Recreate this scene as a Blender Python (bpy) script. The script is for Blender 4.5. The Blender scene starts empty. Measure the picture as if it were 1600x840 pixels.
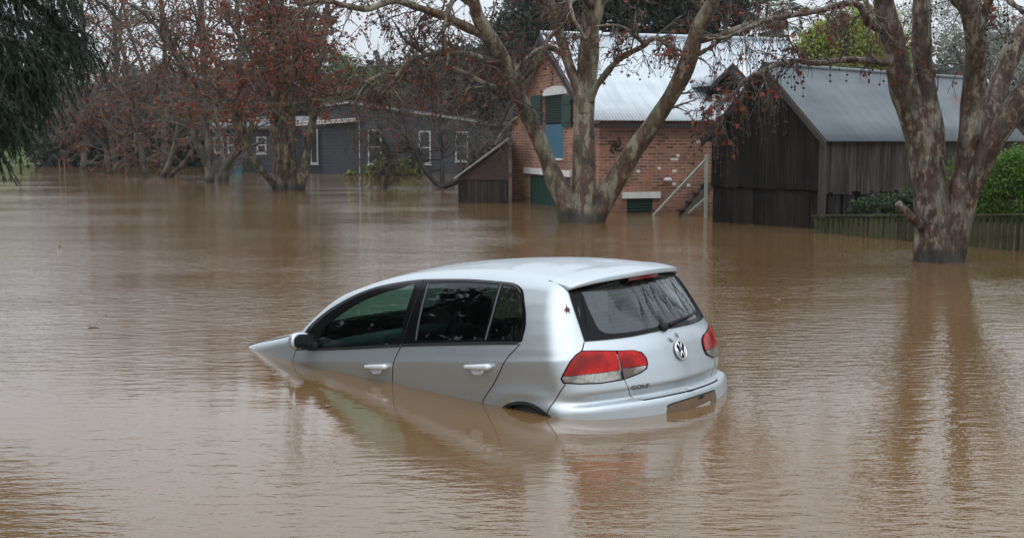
import bpy, bmesh, math, random
import numpy as np
from mathutils import Vector, Matrix
from mathutils.geometry import delaunay_2d_cdt
R_ = math.radians
SC = bpy.context.scene
COL = SC.collection

# ------------------------------------------------------------------ camera, sky, sun, exposure
F_PX, HOR, CAM_H = 1863.07, 220.6, 1.747
PITCH = math.atan((420 - HOR) / F_PX)
cam = bpy.data.cameras.new('camera'); cam.sensor_width = 36; cam.lens = 36 * F_PX / 1600
cam.clip_start = .05; cam.clip_end = 3000
co = bpy.data.objects.new('camera', cam); COL.objects.link(co)
co.location = (0, 0, CAM_H); co.rotation_euler = (math.pi / 2 - PITCH, 0, 0)
SC.camera = co
SC.view_settings.view_transform = 'Standard'; SC.view_settings.look = 'None'
SC.view_settings.exposure = 0.24; SC.view_settings.gamma = 1
SC.view_settings.use_curve_mapping = False
SC.render.resolution_x = 1024; SC.render.resolution_y = 537
SUN_EL, SUN_AZ = R_(52), R_(205)
W = bpy.data.worlds.new('World'); SC.world = W; W.use_nodes = True
nt = W.node_tree; bgn = nt.nodes['Background']
sky = nt.nodes.new('ShaderNodeTexSky'); sky.sky_type = 'NISHITA'; sky.sun_disc = False
sky.sun_elevation = SUN_EL; sky.sun_rotation = SUN_AZ; sky.dust_density = 3; sky.air_density = 1.0
tc = nt.nodes.new('ShaderNodeTexCoord')
mp = nt.nodes.new('ShaderNodeMapping'); mp.inputs['Scale'].default_value = (1, 1, 2.6)
nz = nt.nodes.new('ShaderNodeTexNoise'); nz.inputs['Scale'].default_value = 1.6; nz.inputs['Detail'].default_value = 5
cr = nt.nodes.new('ShaderNodeValToRGB')
cr.color_ramp.elements[0].position = .3; cr.color_ramp.elements[0].color = (11.3, 12.3, 13.4, 1)
cr.color_ramp.elements[1].position = .72; cr.color_ramp.elements[1].color = (15.0, 15.9, 16.9, 1)
mx = nt.nodes.new('ShaderNodeMixRGB'); mx.inputs[0].default_value = .9
nt.links.new(tc.outputs['Generated'], mp.inputs[0]); nt.links.new(mp.outputs[0], nz.inputs['Vector'])
nt.links.new(nz.outputs[0], cr.inputs[0]); nt.links.new(sky.outputs[0], mx.inputs[1]); nt.links.new(cr.outputs[0], mx.inputs[2])
sxz = nt.nodes.new('ShaderNodeSeparateXYZ'); grd = nt.nodes.new('ShaderNodeValToRGB')          # an overcast sky is brighter overhead
grd.color_ramp.elements[0].position = .0; grd.color_ramp.elements[0].color = (.47, .475, .485, 1)
grd.color_ramp.elements[1].position = .8; grd.color_ramp.elements[1].color = (1, 1, 1, 1)
mul = nt.nodes.new('ShaderNodeMixRGB'); mul.blend_type = 'MULTIPLY'; mul.inputs[0].default_value = 1
nt.links.new(tc.outputs['Generated'], sxz.inputs[0]); nt.links.new(sxz.outputs[2], grd.inputs[0]); nt.links.new(mx.outputs[0], mul.inputs[1]); nt.links.new(grd.outputs[0], mul.inputs[2])
nt.links.new(mul.outputs[0], bgn.inputs[0]); bgn.inputs[1].default_value = .10
sl = bpy.data.lights.new('sun', 'SUN'); sl.energy = .55; sl.angle = R_(70); sl.color = (1, .97, .93)
so = bpy.data.objects.new('sun', sl); COL.objects.link(so)
so.rotation_euler = Vector((math.sin(SUN_AZ) * math.cos(SUN_EL), math.cos(SUN_AZ) * math.cos(SUN_EL), math.sin(SUN_EL))).to_track_quat('Z', 'Y').to_euler()

# ------------------------------------------------------------------ helpers
def at(u, v, Y):
    """world point seen at pixel (u,v) of the 1600 px photo at world distance Y"""
    c, s = math.cos(PITCH), math.sin(PITCH)
    dx, up = (u - 800), (420 - v)
    dy = c * F_PX + s * up; dz = -s * F_PX + c * up
    return Vector((dx * Y / dy, Y, CAM_H + dz * Y / dy))

def tag(o, label=None, cat=None, group=None, kind=None):
    if label: o['label'] = label
    if cat: o['category'] = cat
    if group: o['group'] = group
    if kind: o['kind'] = kind
    return o

def empty(name, loc=(0, 0, 0), rz=0, label=None, cat=None, group=None):
    o = bpy.data.objects.new(name, None); COL.objects.link(o); o.empty_display_size = .2
    o.location = loc; o.rotation_euler = (0, 0, rz)
    return tag(o, label, cat, group)

class M:
    """collects geometry for ONE mesh object"""
    def __init__(s): s.v = []; s.f = []; s.n = 0
    def add(s, vs, fs):
        b = s.n; s.v.extend(vs); s.n += len(vs)
        s.f.extend([tuple(i + b for i in f) for f in fs])
    def box(s, x0, x1, y0, y1, z0, z1, T=None):
        vs = [(x, y, z) for x in (x0, x1) for y in (y0, y1) for z in (z0, z1)]
        if T: vs = [tuple(T @ Vector(p)) for p in vs]
        s.add(vs, [(0, 1, 3, 2), (4, 6, 7, 5), (0, 4, 5, 1), (2, 3, 7, 6), (0, 2, 6, 4), (1, 5, 7, 3)])
    def tube(s, P, Rd, k=8, cap=True):
        P = [Vector(p) for p in P]; n = len(P); vs = []; fs = []
        up = None
        for i in range(n):
            d = (P[min(i + 1, n - 1)] - P[max(i - 1, 0)])
            if d.length < 1e-9: d = Vector((0, 0, 1))
            d.normalize()
            if up is None:
                a = Vector((0, 0, 1)) if abs(d.z) < .9 else Vector((1, 0, 0))
                up = (a - d * a.dot(d)).normalized()
            else:
                up = up - d * up.dot(d)
                if up.length < 1e-6:
                    a = Vector((1, 0, 0)); up = a - d * a.dot(d)
                up.normalize()
            w = d.cross(up); r = Rd[i] if hasattr(Rd, '__len__') else Rd
            for j in range(k):
                t = 2 * math.pi * j / k
                q = P[i] + (up * math.cos(t) + w * math.sin(t)) * r
                vs.append((q.x, q.y, q.z))
        for i in range(n - 1):
            for j in range(k):
                a = i * k + j; b = i * k + (j + 1) % k
                fs.append((a, b, b + k, a + k))
        if cap: fs.append(tuple(range(k - 1, -1, -1))); fs.append(tuple(range((n - 1) * k, n * k)))
        s.add(vs, fs)
    def build(s, name, mat, parent=None, smooth=False, label=None):
        me = bpy.data.meshes.new(name); me.from_pydata(s.v, [], s.f); me.update()
        if mat: me.materials.append(mat)
        if smooth: me.polygons.foreach_set('use_smooth', [True] * len(me.polygons))
        o = bpy.data.objects.new(name, me); COL.objects.link(o)
        if parent: o.parent = parent
        if label: o['label'] = label
        return o

def fill2d(outline, holes=(), grid=None):
    """triangulate polygon with holes, optional interior grid points -> (pts2d, tris)"""
    def inside(p, poly):
        c = False; n = len(poly); j = n - 1
        for i in range(n):
            if (poly[i][1] > p[1]) != (poly[j][1] > p[1]) and p[0] < (poly[j][0] - poly[i][0]) * (p[1] - poly[i][1]) / (poly[j][1] - poly[i][1]) + poly[i][0]: c = not c
            j = i
        return c
    pts = []; edges = []
    for poly in [outline] + list(holes):
        b = len(pts); pts += [Vector((p[0], p[1])) for p in poly]
        edges += [(b + i, b + (i + 1) % len(poly)) for i in range(len(poly))]
    if grid:
        xs = [p[0] for p in outline]; ys = [p[1] for p in outline]
        x = min(xs) + grid[0] / 2
        while x < max(xs):
            y = min(ys) + grid[1] / 2
            while y < max(ys):
                if inside((x, y), outline) and not any(inside((x, y), h) for h in holes): pts.append(Vector((x, y)))
                y += grid[1]
            x += grid[0]
    vs, es, fs, _, _, _ = delaunay_2d_cdt(pts, edges, [], 0, 1e-6)
    out = []
    for f in fs:
        c = sum((vs[i] for i in f), Vector((0, 0))) / len(f)
        if inside(c, outline) and not any(inside(c, h) for h in holes): out.append(tuple(f))
    return [(v.x, v.y) for v in vs], out

def crom(P, n=6, closed=False):
    """Catmull-Rom resample of tuples"""
    P = [np.array(p, float) for p in P]; out = []; N = len(P)
    rng = range(N) if closed else range(N - 1)
    for i in rng:
        if closed: a, b, c, d = P[i - 1], P[i], P[(i + 1) % N], P[(i + 2) % N]
        else: a, b, c, d = P[max(i - 1, 0)], P[i], P[i + 1], P[min(i + 2, N - 1)]
        for k in range(n):
            t = k / n
            out.append(tuple(.5 * ((2 * b) + (c - a) * t + (2 * a - 5 * b + 4 * c - d) * t * t + (3 * b - a - 3 * c + d) * t ** 3)))
    if not closed: out.append(tuple(P[-1]))
    return out

# ------------------------------------------------------------------ materials
class MT:
    def __init__(s, name):
        s.m = bpy.data.materials.new(name); s.m.use_nodes = True; s.t = s.m.node_tree
        s.b = s.t.nodes['Principled BSDF']; s.o = s.t.nodes['Material Output']
    def n(s, typ, **k):
        nd = s.t.nodes.new(typ)
        for a, b in k.items():
            if a.startswith('_'): setattr(nd, a[1:], b)
            else:
                key = a.replace('__', ' ')
                nd.inputs[key].default_value = b
        return nd
    def l(s, a, b): s.t.links.new(a, b)
    def set(s, **k):
        for a, b in k.items(): s.b.inputs[a.replace('_', ' ')].default_value = b
        return s
    def coords(s, scale=(1, 1, 1), rot=(0, 0, 0), kind='Object'):
        tc = s.n('ShaderNodeTexCoord'); mp = s.n('ShaderNodeMapping')
        mp.inputs['Scale'].default_value = scale; mp.inputs['Rotation'].default_value = rot
        s.l(tc.outputs[kind], mp.inputs[0]); return mp.outputs[0]
    def noise(s, vec, scale, detail=4, rough=.55):
        nd = s.n('ShaderNodeTexNoise', Scale=scale, Detail=detail, Roughness=rough); s.l(vec, nd.inputs['Vector']); return nd.outputs[0]
    def ramp(s, fac, stops, interp='LINEAR'):
        nd = s.n('ShaderNodeValToRGB'); r = nd.color_ramp; r.interpolation = interp
        while len(r.elements) < len(stops): r.elements.new(.5)
        for e, (p, c) in zip(r.elements, stops): e.position = p; e.color = (*c, 1) if len(c) == 3 else c
        s.l(fac, nd.inputs[0]); return nd.outputs[0]
    def mix(s, fac, a, b, mode='MIX'):
        nd = s.n('ShaderNodeMixRGB', _blend_type=mode)
        for i, x in ((0, fac), (1, a), (2, b)):
            if hasattr(x, 'links'): s.l(x, nd.inputs[i])
            elif i == 0: nd.inputs[0].default_value = x
            else: nd.inputs[i].default_value = (*x, 1)
        return nd.outputs[0]
    def bump(s, h, strength=.3, dist=.02, prev=None):
        nd = s.n('ShaderNodeBump', Strength=strength, Distance=dist); s.l(h, nd.inputs['Height'])
        if prev is not None: s.l(prev, nd.inputs['Normal'])
        return nd.outputs[0]
    def color(s, c): s.l(c, s.b.inputs['Base Color']); return s
    def normal(s, n): s.l(n, s.b.inputs['Normal']); return s

def varied(name, c1, c2, scale=4, rough=.7, bump=.2, stretch=(1, 1, 1), **k):
    t = MT(name); v = t.coords(stretch); n = t.noise(v, scale, 6)
    t.color(t.ramp(n, [(.3, c1), (.7, c2)])); t.set(Roughness=rough, **k)
    if bump: t.normal(t.bump(t.noise(v, scale * 4, 4), bump, .01))
    return t.m

def bark(name, pale, brown, dark, sc=1.0, pale_hi=.58, moss=None):
    t = MT(name); v = t.coords((1, 1, .45))
    n1 = t.noise(v, 3.2 * sc, 5, .6); n2 = t.noise(v, 8 * sc, 4, .6); n3 = t.noise(v, 1.3 * sc, 3, .5)
    c = t.ramp(n1, [(.38, dark), (.42, brown), (.52, brown), (pale_hi - .03, pale), (.75, tuple(min(1, x * 1.3) for x in pale))], 'LINEAR')
    c2 = t.ramp(n2, [(.42, pale), (.47, brown), (.56, brown), (.6, dark)])
    cc = t.mix(t.ramp(n3, [(.42, (.15,) * 3), (.6, (.75,) * 3)]), c, c2)
    so_ = t.n('ShaderNodeSeparateXYZ'); t.l(t.coords(), so_.inputs[0]); wn = t.n('ShaderNodeMath', _operation='MULTIPLY_ADD'); t.l(n3, wn.inputs[0]); wn.inputs[1].default_value = -.30; t.l(so_.outputs[2], wn.inputs[2])
    cc = t.mix(t.ramp(wn.outputs[0], [(.0, (.85,) * 3), (.16, (0, 0, 0))]), cc, tuple(x * .6 for x in dark))      # soaked band above the flood
    if moss:
        cc = t.mix(t.ramp(t.noise(v, 2.1 * sc, 4), [(.5, (0, 0, 0)), (.66, (.7, .7, .7))]), cc, moss)
    fk = t.n('ShaderNodeTexVoronoi', Scale=7.5 * sc); wv = t.n('ShaderNodeVectorMath', _operation='MULTIPLY_ADD'); nn = t.n('ShaderNodeTexNoise', Scale=5.0 * sc, Detail=3.0); t.l(v, nn.inputs['Vector'])
    t.l(nn.outputs['Color'], wv.inputs[0]); wv.inputs[1].default_value = (.22, .22, .22); t.l(v, wv.inputs[2]); t.l(wv.outputs[0], fk.inputs['Vector'])
    fs = t.n('ShaderNodeSeparateXYZ'); t.l(fk.outputs['Color'], fs.inputs[0])
    cc = t.mix(1, cc, t.ramp(fs.outputs[0], [(0, (.45,) * 3), (.5, (.85,) * 3), (1, (1.0, 1.0, 1.0))]), 'MULTIPLY')      # single flakes of bark
    t.color(cc); t.set(Roughness=.62)
    t.normal(t.bump(t.noise(v, 16 * sc, 6, .65), .6, .03, t.bump(fs.outputs[0], .45, .02, t.bump(n1, .5, .05))))
    return t.m

def leafmat(name, stops, rough=.5, transl=.25, scale=None):
    t = MT(name); g = t.n('ShaderNodeNewGeometry')
    t.color(t.ramp(g.outputs['Random Per Island'], stops)); t.set(Roughness=rough)
    tr = t.n('ShaderNodeBsdfTranslucent'); t.l(t.b.inputs['Base Color'].links[0].from_socket, tr.inputs[0])
    ms = t.n('ShaderNodeMixShader'); ms.inputs[0].default_value = transl
    t.l(t.b.outputs[0], ms.inputs[1]); t.l(tr.outputs[0], ms.inputs[2]); t.l(ms.outputs[0], t.o.inputs[0])
    return t.m
# ------------------------------------------------------------------ water, ground
def make_water():
    t = MT('flood_water')
    v = t.coords((1, 1, 1))
    big = t.noise(t.coords((.10, .22, 1)), 1, 3)
    t.color(t.ramp(big, [(.3, (.145, .082, .032)), (.7, (.185, .112, .050))]))
    t.set(Roughness=.03, IOR=1.62)
    w1 = t.noise(t.coords((3.4, 8.6, 1), (0, 0, R_(-9))), 1.25, 3, .55)
    w4 = t.noise(t.coords((1, 1.5, 1)), 24, 2, .6)
    rough = t.ramp(t.noise(t.coords((.22, .12, 1), (0, 0, R_(20))), 1, 3), [(.42, (.15,) * 3), (.6, (1,) * 3)])
    w2 = t.noise(t.coords((4.4, 8, 1), (0, 0, R_(14))), 2.4, 3, .6)
    w3 = t.noise(t.coords((.35, .8, 1)), 1.0, 2, .5)
    gq = t.n('ShaderNodeVectorMath', _operation='DISTANCE'); t.l(t.coords(), gq.inputs[0]); gq.inputs[1].default_value = (-.6, 8.1, 0)
    lee = t.ramp(t.n('ShaderNodeMath', _operation='MULTIPLY').outputs[0], [(.13, (.18,) * 3), (.40, (1,) * 3)])
    lm = lee.node.inputs[0].links[0].from_node; t.l(gq.outputs['Value'], lm.inputs[0]); lm.inputs[1].default_value = .1        # smoother in the lee of the car
    amp = t.ramp(t.noise(t.coords((.16, .30, 1)), 1, 2), [(.38, (.35,) * 3), (.62, (1,) * 3)])
    h = t.mix(1, t.ramp(w1, [(.2, (0, 0, 0)), (.8, (1, 1, 1))]), amp, 'MULTIPLY')
    h = t.mix(1, h, lee, 'MULTIPLY'); w2 = t.mix(1, w2, lee, 'MULTIPLY')
    nrm = t.bump(w3, .4, .03)
    nrm = t.bump(h, .65, .0145, nrm)
    nrm = t.bump(w2, .5, .0045, nrm)
    nrm = t.bump(t.mix(1, t.mix(1, w4, rough, 'MULTIPLY'), lee, 'MULTIPLY'), .5, .0022, nrm)
    # rings of rain
    vo = t.n('ShaderNodeTexVoronoi', Scale=5.5); t.l(v, vo.inputs['Vector'])
    ring = t.ramp(vo.outputs['Distance'], [(0, (1, 1, 1)), (.05, (0, 0, 0)), (.10, (.8, .8, .8)), (.15, (0, 0, 0))])
    nrm = t.bump(ring, .2, .0015, nrm)
    t.normal(nrm)
    m = M(); ys = [-2, 3, 20, 60, 140, 260]; 
    # the sheet stops inside the car's shell, so the cabin is not filled
    cyaw = 2.36848; hole = [(-.42388 + lx * math.cos(cyaw) - ly * math.sin(cyaw), 9.32279 + lx * math.sin(cyaw) + ly * math.cos(cyaw), 0) for lx, ly in ((.75, .70), (.75, -.70), (-1.75, -.66), (-1.75, .66))]
    vs, fs = fill2d([(-150, 2.2), (150, 2.2), (150, 260), (-150, 260)], [[p[:2] for p in hole]])
    m.add([(a, b, 0) for a, b in vs], fs)
    o = m.build('flood_water', t.m); tag(o, 'brown rippling flood water spread across the whole place', 'water', kind='structure')

def gz(x, y):
    z = -1.35
    if y < 4.5: z = -1.35 + 1.5 * min(1, max(0, (4.0 - y) / 3.0)) ** .8      # road edge the picture is taken from
    s = min(1, max(0, (y - 70) / 24)); z += s * 1.45
    if y > 94: z += (y - 94) * (.05 if x < -10 else .02)
    if x < -22 and y > 84: z += min(1, (y - 84) / 12) * 1.1 * min(1, (-22 - x) / 8)
    e = max(0, 1 - math.hypot(x + .4, y - 9.3) / 4.5)
    if e > 0:                                      # the road under the car
        e = min(1, e * 2.2); l = (x + .42) * math.cos(2.368) + (y - 9.32) * math.sin(2.368)
        z = z * (1 - e) + e * (-.70 - l * .0925)
    return z
def make_ground():
    xs = [-700, -400, -250, -150] + list(np.arange(-100, 101, 4.0)) + [150, 250, 400, 700]
    xs = sorted(set(xs) | set(np.arange(-6, 6.1, .5)))
    ys = sorted(set(list(np.arange(-60, 130, 4.0)) + list(np.arange(0, 16, .5)) + [150, 190, 250, 400, 700, 1000, -150, -400]))
    m = M(); nx = len(xs)
    m.add([(x, y, gz(x, y)) for y in ys for x in xs],
          [(j * nx + i, j * nx + i + 1, (j + 1) * nx + i + 1, (j + 1) * nx + i) for j in range(len(ys) - 1) for i in range(nx - 1)])
    t = MT('wet_grass'); v = t.coords()
    t.color(t.ramp(t.noise(v, .6, 8, .7), [(.3, (.05, .075, .02)), (.55, (.09, .13, .035)), (.75, (.13, .16, .06))])); t.set(Roughness=.8)
    t.normal(t.bump(t.noise(v, 9, 6), .8, .08))
    tag(m.build('ground', t.m, smooth=True), 'grassy ground under and beyond the flood', 'ground', kind='structure')
make_water(); make_ground()

# ------------------------------------------------------------------ building materials
def corrugated_mat(name, c1, c2, rust=(.16, .08, .05), rustamt=.62, rough=.35):
    t = MT(name); v = t.coords((.35, 1.2, 1))
    base = t.ramp(t.noise(v, 1.1, 5, .6), [(.3, c1), (.7, c2)])
    streak = t.noise(t.coords((5, .4, .4)), 1.2, 4)
    c = t.mix(t.ramp(streak, [(.45, (0, 0, 0)), (.75, (.35,) * 3)]), base, tuple(x * .6 for x in c1))
    r = t.noise(t.coords((.7, .5, .8)), 1.0, 6, .7)
    t.color(t.mix(t.ramp(r, [(rustamt, (0, 0, 0)), (rustamt + .12, (.7,) * 3)]), c, rust)); t.set(Roughness=rough, Metallic=.2)
    return t.m
def brick_mat():
    t = MT('old_red_brick'); tc = t.n('ShaderNodeTexCoord'); sp = t.n('ShaderNodeSeparateXYZ'); t.l(tc.outputs['Object'], sp.inputs[0])
    ad = t.n('ShaderNodeMath', _operation='ADD'); t.l(sp.outputs[0], ad.inputs[0]); t.l(sp.outputs[1], ad.inputs[1])
    cb = t.n('ShaderNodeCombineXYZ'); t.l(ad.outputs[0], cb.inputs[0]); t.l(sp.outputs[2], cb.inputs[1])
    wob = t.n('ShaderNodeTexNoise', Scale=7.0, Detail=2); t.l(cb.outputs[0], wob.inputs['Vector'])
    va = t.n('ShaderNodeVectorMath', _operation='MULTIPLY_ADD'); t.l(wob.outputs['Color'], va.inputs[0]); va.inputs[1].default_value = (.02, .014, 0); t.l(cb.outputs[0], va.inputs[2])
    bk = t.n('ShaderNodeTexBrick', Scale=1.0, Mortar__Size=.0105, Mortar__Smooth=.4, Bias=-.1, Brick__Width=.235, Row__Height=.078)
    bk.inputs['Color1'].default_value = (.40, .165, .10, 1); bk.inputs['Color2'].default_value = (.13, .05, .038, 1); bk.inputs['Mortar'].default_value = (.38, .32, .26, 1)
    t.l(va.outputs[0], bk.inputs['Vector'])
    v = t.coords((1, 1, 1))
    odd = t.n('ShaderNodeTexVoronoi', Scale=4.6, _feature='F1'); t.l(t.coords((1, 1, 2.8)), odd.inputs['Vector'])
    c = t.mix(t.ramp(odd.outputs['Color'], [(.0, (.0,) * 3), (.62, (0, 0, 0)), (.75, (.7,) * 3)]), bk.outputs['Color'], (.42, .20, .12))
    c = t.mix(t.ramp(t.noise(v, 1.3, 6, .65), [(.42, (0, 0, 0)), (.7, (.65,) * 3)]), c, (.085, .045, .032))
    c = t.mix(t.ramp(t.noise(t.coords((1, 1, 1.7)), 6.5, 3, .6), [(.66, (0, 0, 0)), (.74, (.5,) * 3)]), c, (.38, .33, .28))
    # damp tide line just above the flood
    zr = t.n('ShaderNodeMapRange'); zr.inputs[1].default_value = .0; zr.inputs[2].default_value = .45; t.l(sp.outputs[2], zr.inputs[0])
    c = t.mix(t.ramp(zr.outputs[0], [(0, (.55,) * 3), (1, (0, 0, 0))]), c, (.10, .05, .03))
    t.color(c); t.set(Roughness=.75)
    t.normal(t.bump(bk.outputs['Fac'], -.7, .012, t.bump(t.noise(v, 30, 4), .4, .006)))
    return t.m
def board_mat(name, c1, c2, c3, axis='x', w=.16, rough=.75, horizontal=False):
    """weathered boards; the board joints come from a brick pattern laid along the wall"""
    t = MT(name); tc = t.n('ShaderNodeTexCoord'); sp = t.n('ShaderNodeSeparateXYZ'); t.l(tc.outputs['Object'], sp.inputs[0])
    ad = t.n('ShaderNodeMath', _operation='ADD'); t.l(sp.outputs[0], ad.inputs[0]); t.l(sp.outputs[1], ad.inputs[1])
    cb = t.n('ShaderNodeCombineXYZ')
    if horizontal: t.l(sp.outputs[2], cb.inputs[1]); t.l(ad.outputs[0], cb.inputs[0])
    else: t.l(ad.outputs[0], cb.inputs[1]); t.l(sp.outputs[2], cb.inputs[0])
    bk = t.n('ShaderNodeTexBrick', Scale=1.0, Mortar__Size=.006 if not horizontal else .012, Mortar__Smooth=.3, Brick__Width=30, Row__Height=w)
    bk.inputs['Color1'].default_value = (*c1, 1); bk.inputs['Color2'].default_value = (*c2, 1); bk.inputs['Mortar'].default_value = (*[x * .3 for x in c1], 1)
    t.l(cb.outputs[0], bk.inputs['Vector'])
    sc = (14, 14, .6) if not horizontal else (.6, .6, 14)
    g = t.noise(t.coords(sc), 1.4, 6, .7)
    c = t.mix(t.ramp(g, [(.45, (0, 0, 0)), (.75, (.85,) * 3)]), bk.outputs['Color'], c3)
    c = t.mix(t.ramp(t.noise(t.coords((1, 1, .6)), 1.1, 4), [(.45, (0, 0, 0)), (.7, (.5,) * 3)]), c, tuple(x * .5 for x in c1))
    t.color(c); t.set(Roughness=rough); t.b.inputs['Specular IOR Level'].default_value = .2
    t.normal(t.bump(bk.outputs['Fac'], -.8, .015, t.bump(g, .4, .01)))
    return t.m
BRICK = brick_mat()
PALE_IRON = corrugated_mat('galvanised_roof', (.46, .51, .55), (.66, .71, .75), (.24, .24, .24), .58, .38)
GREY_IRON = corrugated_mat('weathered_iron_roof', (.105, .125, .14), (.19, .215, .235), (.15, .09, .075), .58, .42)
DARKBOARD = board_mat('dark_weathered_boards', (.007, .006, .005), (.014, .011, .009), (.040, .034, .029), w=.20)
GREYBOARD = board_mat('grey_weathered_boards', (.035, .030, .026), (.065, .056, .048), (.125, .112, .10), w=.15)
LEANBOARD = board_mat('lean_to_boards', (.028, .022, .019), (.05, .04, .034), (.085, .072, .062), w=.19)
HOUSEBOARD = board_mat('blue_grey_weatherboard', (.052, .058, .068), (.058, .064, .074), (.075, .082, .092), w=.19, horizontal=True, rough=.55)
WHITE = varied('white_paint', (.62, .62, .60), (.78, .78, .77), 5, .5, .15)
GREEN = varied('dark_green_paint', (.012, .045, .038), (.018, .065, .052), 4, .45, .2, (8, 8, 1))
BLUE = varied('faded_blue_paint', (.035, .12, .19), (.055, .16, .24), 3, .5, .2, (8, 8, 1))
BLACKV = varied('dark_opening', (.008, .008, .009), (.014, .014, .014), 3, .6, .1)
PALEGREEN = varied('pale_green_timber', (.32, .40, .34), (.45, .50, .44), 5, .6, .3)
TIMBER = varied('brown_timber', (.09, .065, .05), (.15, .115, .09), 5, .7, .4, (9, 9, 1))
HOUSETRIM = varied('weathered_white_trim', (.34, .35, .35), (.50, .51, .51), 6, .5, .2)
DARKTIMBER = varied('dark_wet_timber', (.030, .023, .018), (.065, .050, .040), 5, .7, .4, (9, 9, 1))
WINGLASS = MT('window_glass').set(Base_Color=(.04, .05, .055, 1), Roughness=.08).m
IRON = varied('black_iron', (.012, .012, .013), (.03, .028, .026), 8, .6, .3)
MOSSY = board_mat('mossy_pickets', (.045, .050, .028), (.075, .078, .042), (.06, .09, .022), w=.13)

def plank_mat(name, dark, mid, light, lo=.55):
    t = MT(name); g = t.n('ShaderNodeNewGeometry'); c = t.ramp(g.outputs['Random Per Island'], [(0, dark), (.6, mid), (1, tuple(x * 1.35 for x in mid))])
    gr = t.noise(t.coords((16, 16, .7)), 1.6, 7, .72); c = t.mix(t.ramp(gr, [(.46, (0, 0, 0)), (.72, (lo,) * 3)]), c, light)
    st = t.noise(t.coords((3, 3, .5)), 1.3, 5, .6); c = t.mix(t.ramp(st, [(.45, (0, 0, 0)), (.66, (.75,) * 3)]), c, tuple(x * .6 for x in dark))
    t.color(c); t.set(Roughness=.8); t.b.inputs['Specular IOR Level'].default_value = .22; t.normal(t.bump(gr, .7, .012)); return t.m
DARKPLANK = plank_mat('black_weathered_planks', (.006, .005, .0045), (.014, .011, .009), (.060, .050, .042))
GREYPLANK = plank_mat('grey_weathered_planks', (.022, .018, .015), (.050, .042, .035), (.16, .145, .125), .8)
def slab(m, outline, holes, fmap, thick):
    """solid sheet: outline (a,b) -> fmap(a,b,depth)"""
    vs, fs = fill2d(outline, holes); n = len(vs)
    P = [fmap(a, b, 0) for a, b in vs] + [fmap(a, b, thick) for a, b in vs]
    F = [tuple(f) for f in fs] + [tuple(i + n for i in reversed(f)) for f in fs]
    cnt = {}
    for f in fs:
        for i in range(len(f)):
            e = (f[i], f[(i + 1) % len(f)]); cnt[e] = 1
    for a, b in cnt:
        if (b, a) not in cnt: F.append((b, a, a + n, b + n))
    m.add(P, F)
def corrugated(m, P0, along, down, nlen, pitch, amp=.014, seg=4, thick=.02, lap=None):
    """ribbed sheet: P0 corner, along = vector along the eave, down = slope vector"""
    P0, along, down = Vector(P0), Vector(along), Vector(down); L = along.length
    k = int(L / pitch * seg); nrm = along.cross(down).normalized()
    if nrm.z < 0: nrm = -nrm
    vs = []; rows = nlen
    for j in range(rows + 1):
        for i in range(k + 1):
            h = amp * math.sin(2 * math.pi * i / seg) if amp else 0
            p = P0 + along * (i / k) + down * (j / rows) + nrm * (h - .006 * (j % 2 if lap else 0)); vs.append(tuple(p))
    n1 = len(vs); vs += [tuple(Vector(p) - nrm * thick) for p in vs]
    fs = []
    for j in range(rows):
        for i in range(k):
            a = j * (k + 1) + i; fs.append((a, a + 1, a + k + 2, a + k + 1)); fs.append((a + n1, a + k + 1 + n1, a + k + 2 + n1, a + 1 + n1))
    for j in range(rows):
        a = j * (k + 1); b = a + k + 1; fs.append((a, b, b + n1, a + n1)); a += k; b += k; fs.append((b, a, a + n1, b + n1))
    for i in range(k):
        fs.append((i + 1, i, i + n1, i + 1 + n1)); a = rows * (k + 1) + i; fs.append((a, a + 1, a + 1 + n1, a + n1))
    m.add(vs, fs)

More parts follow.
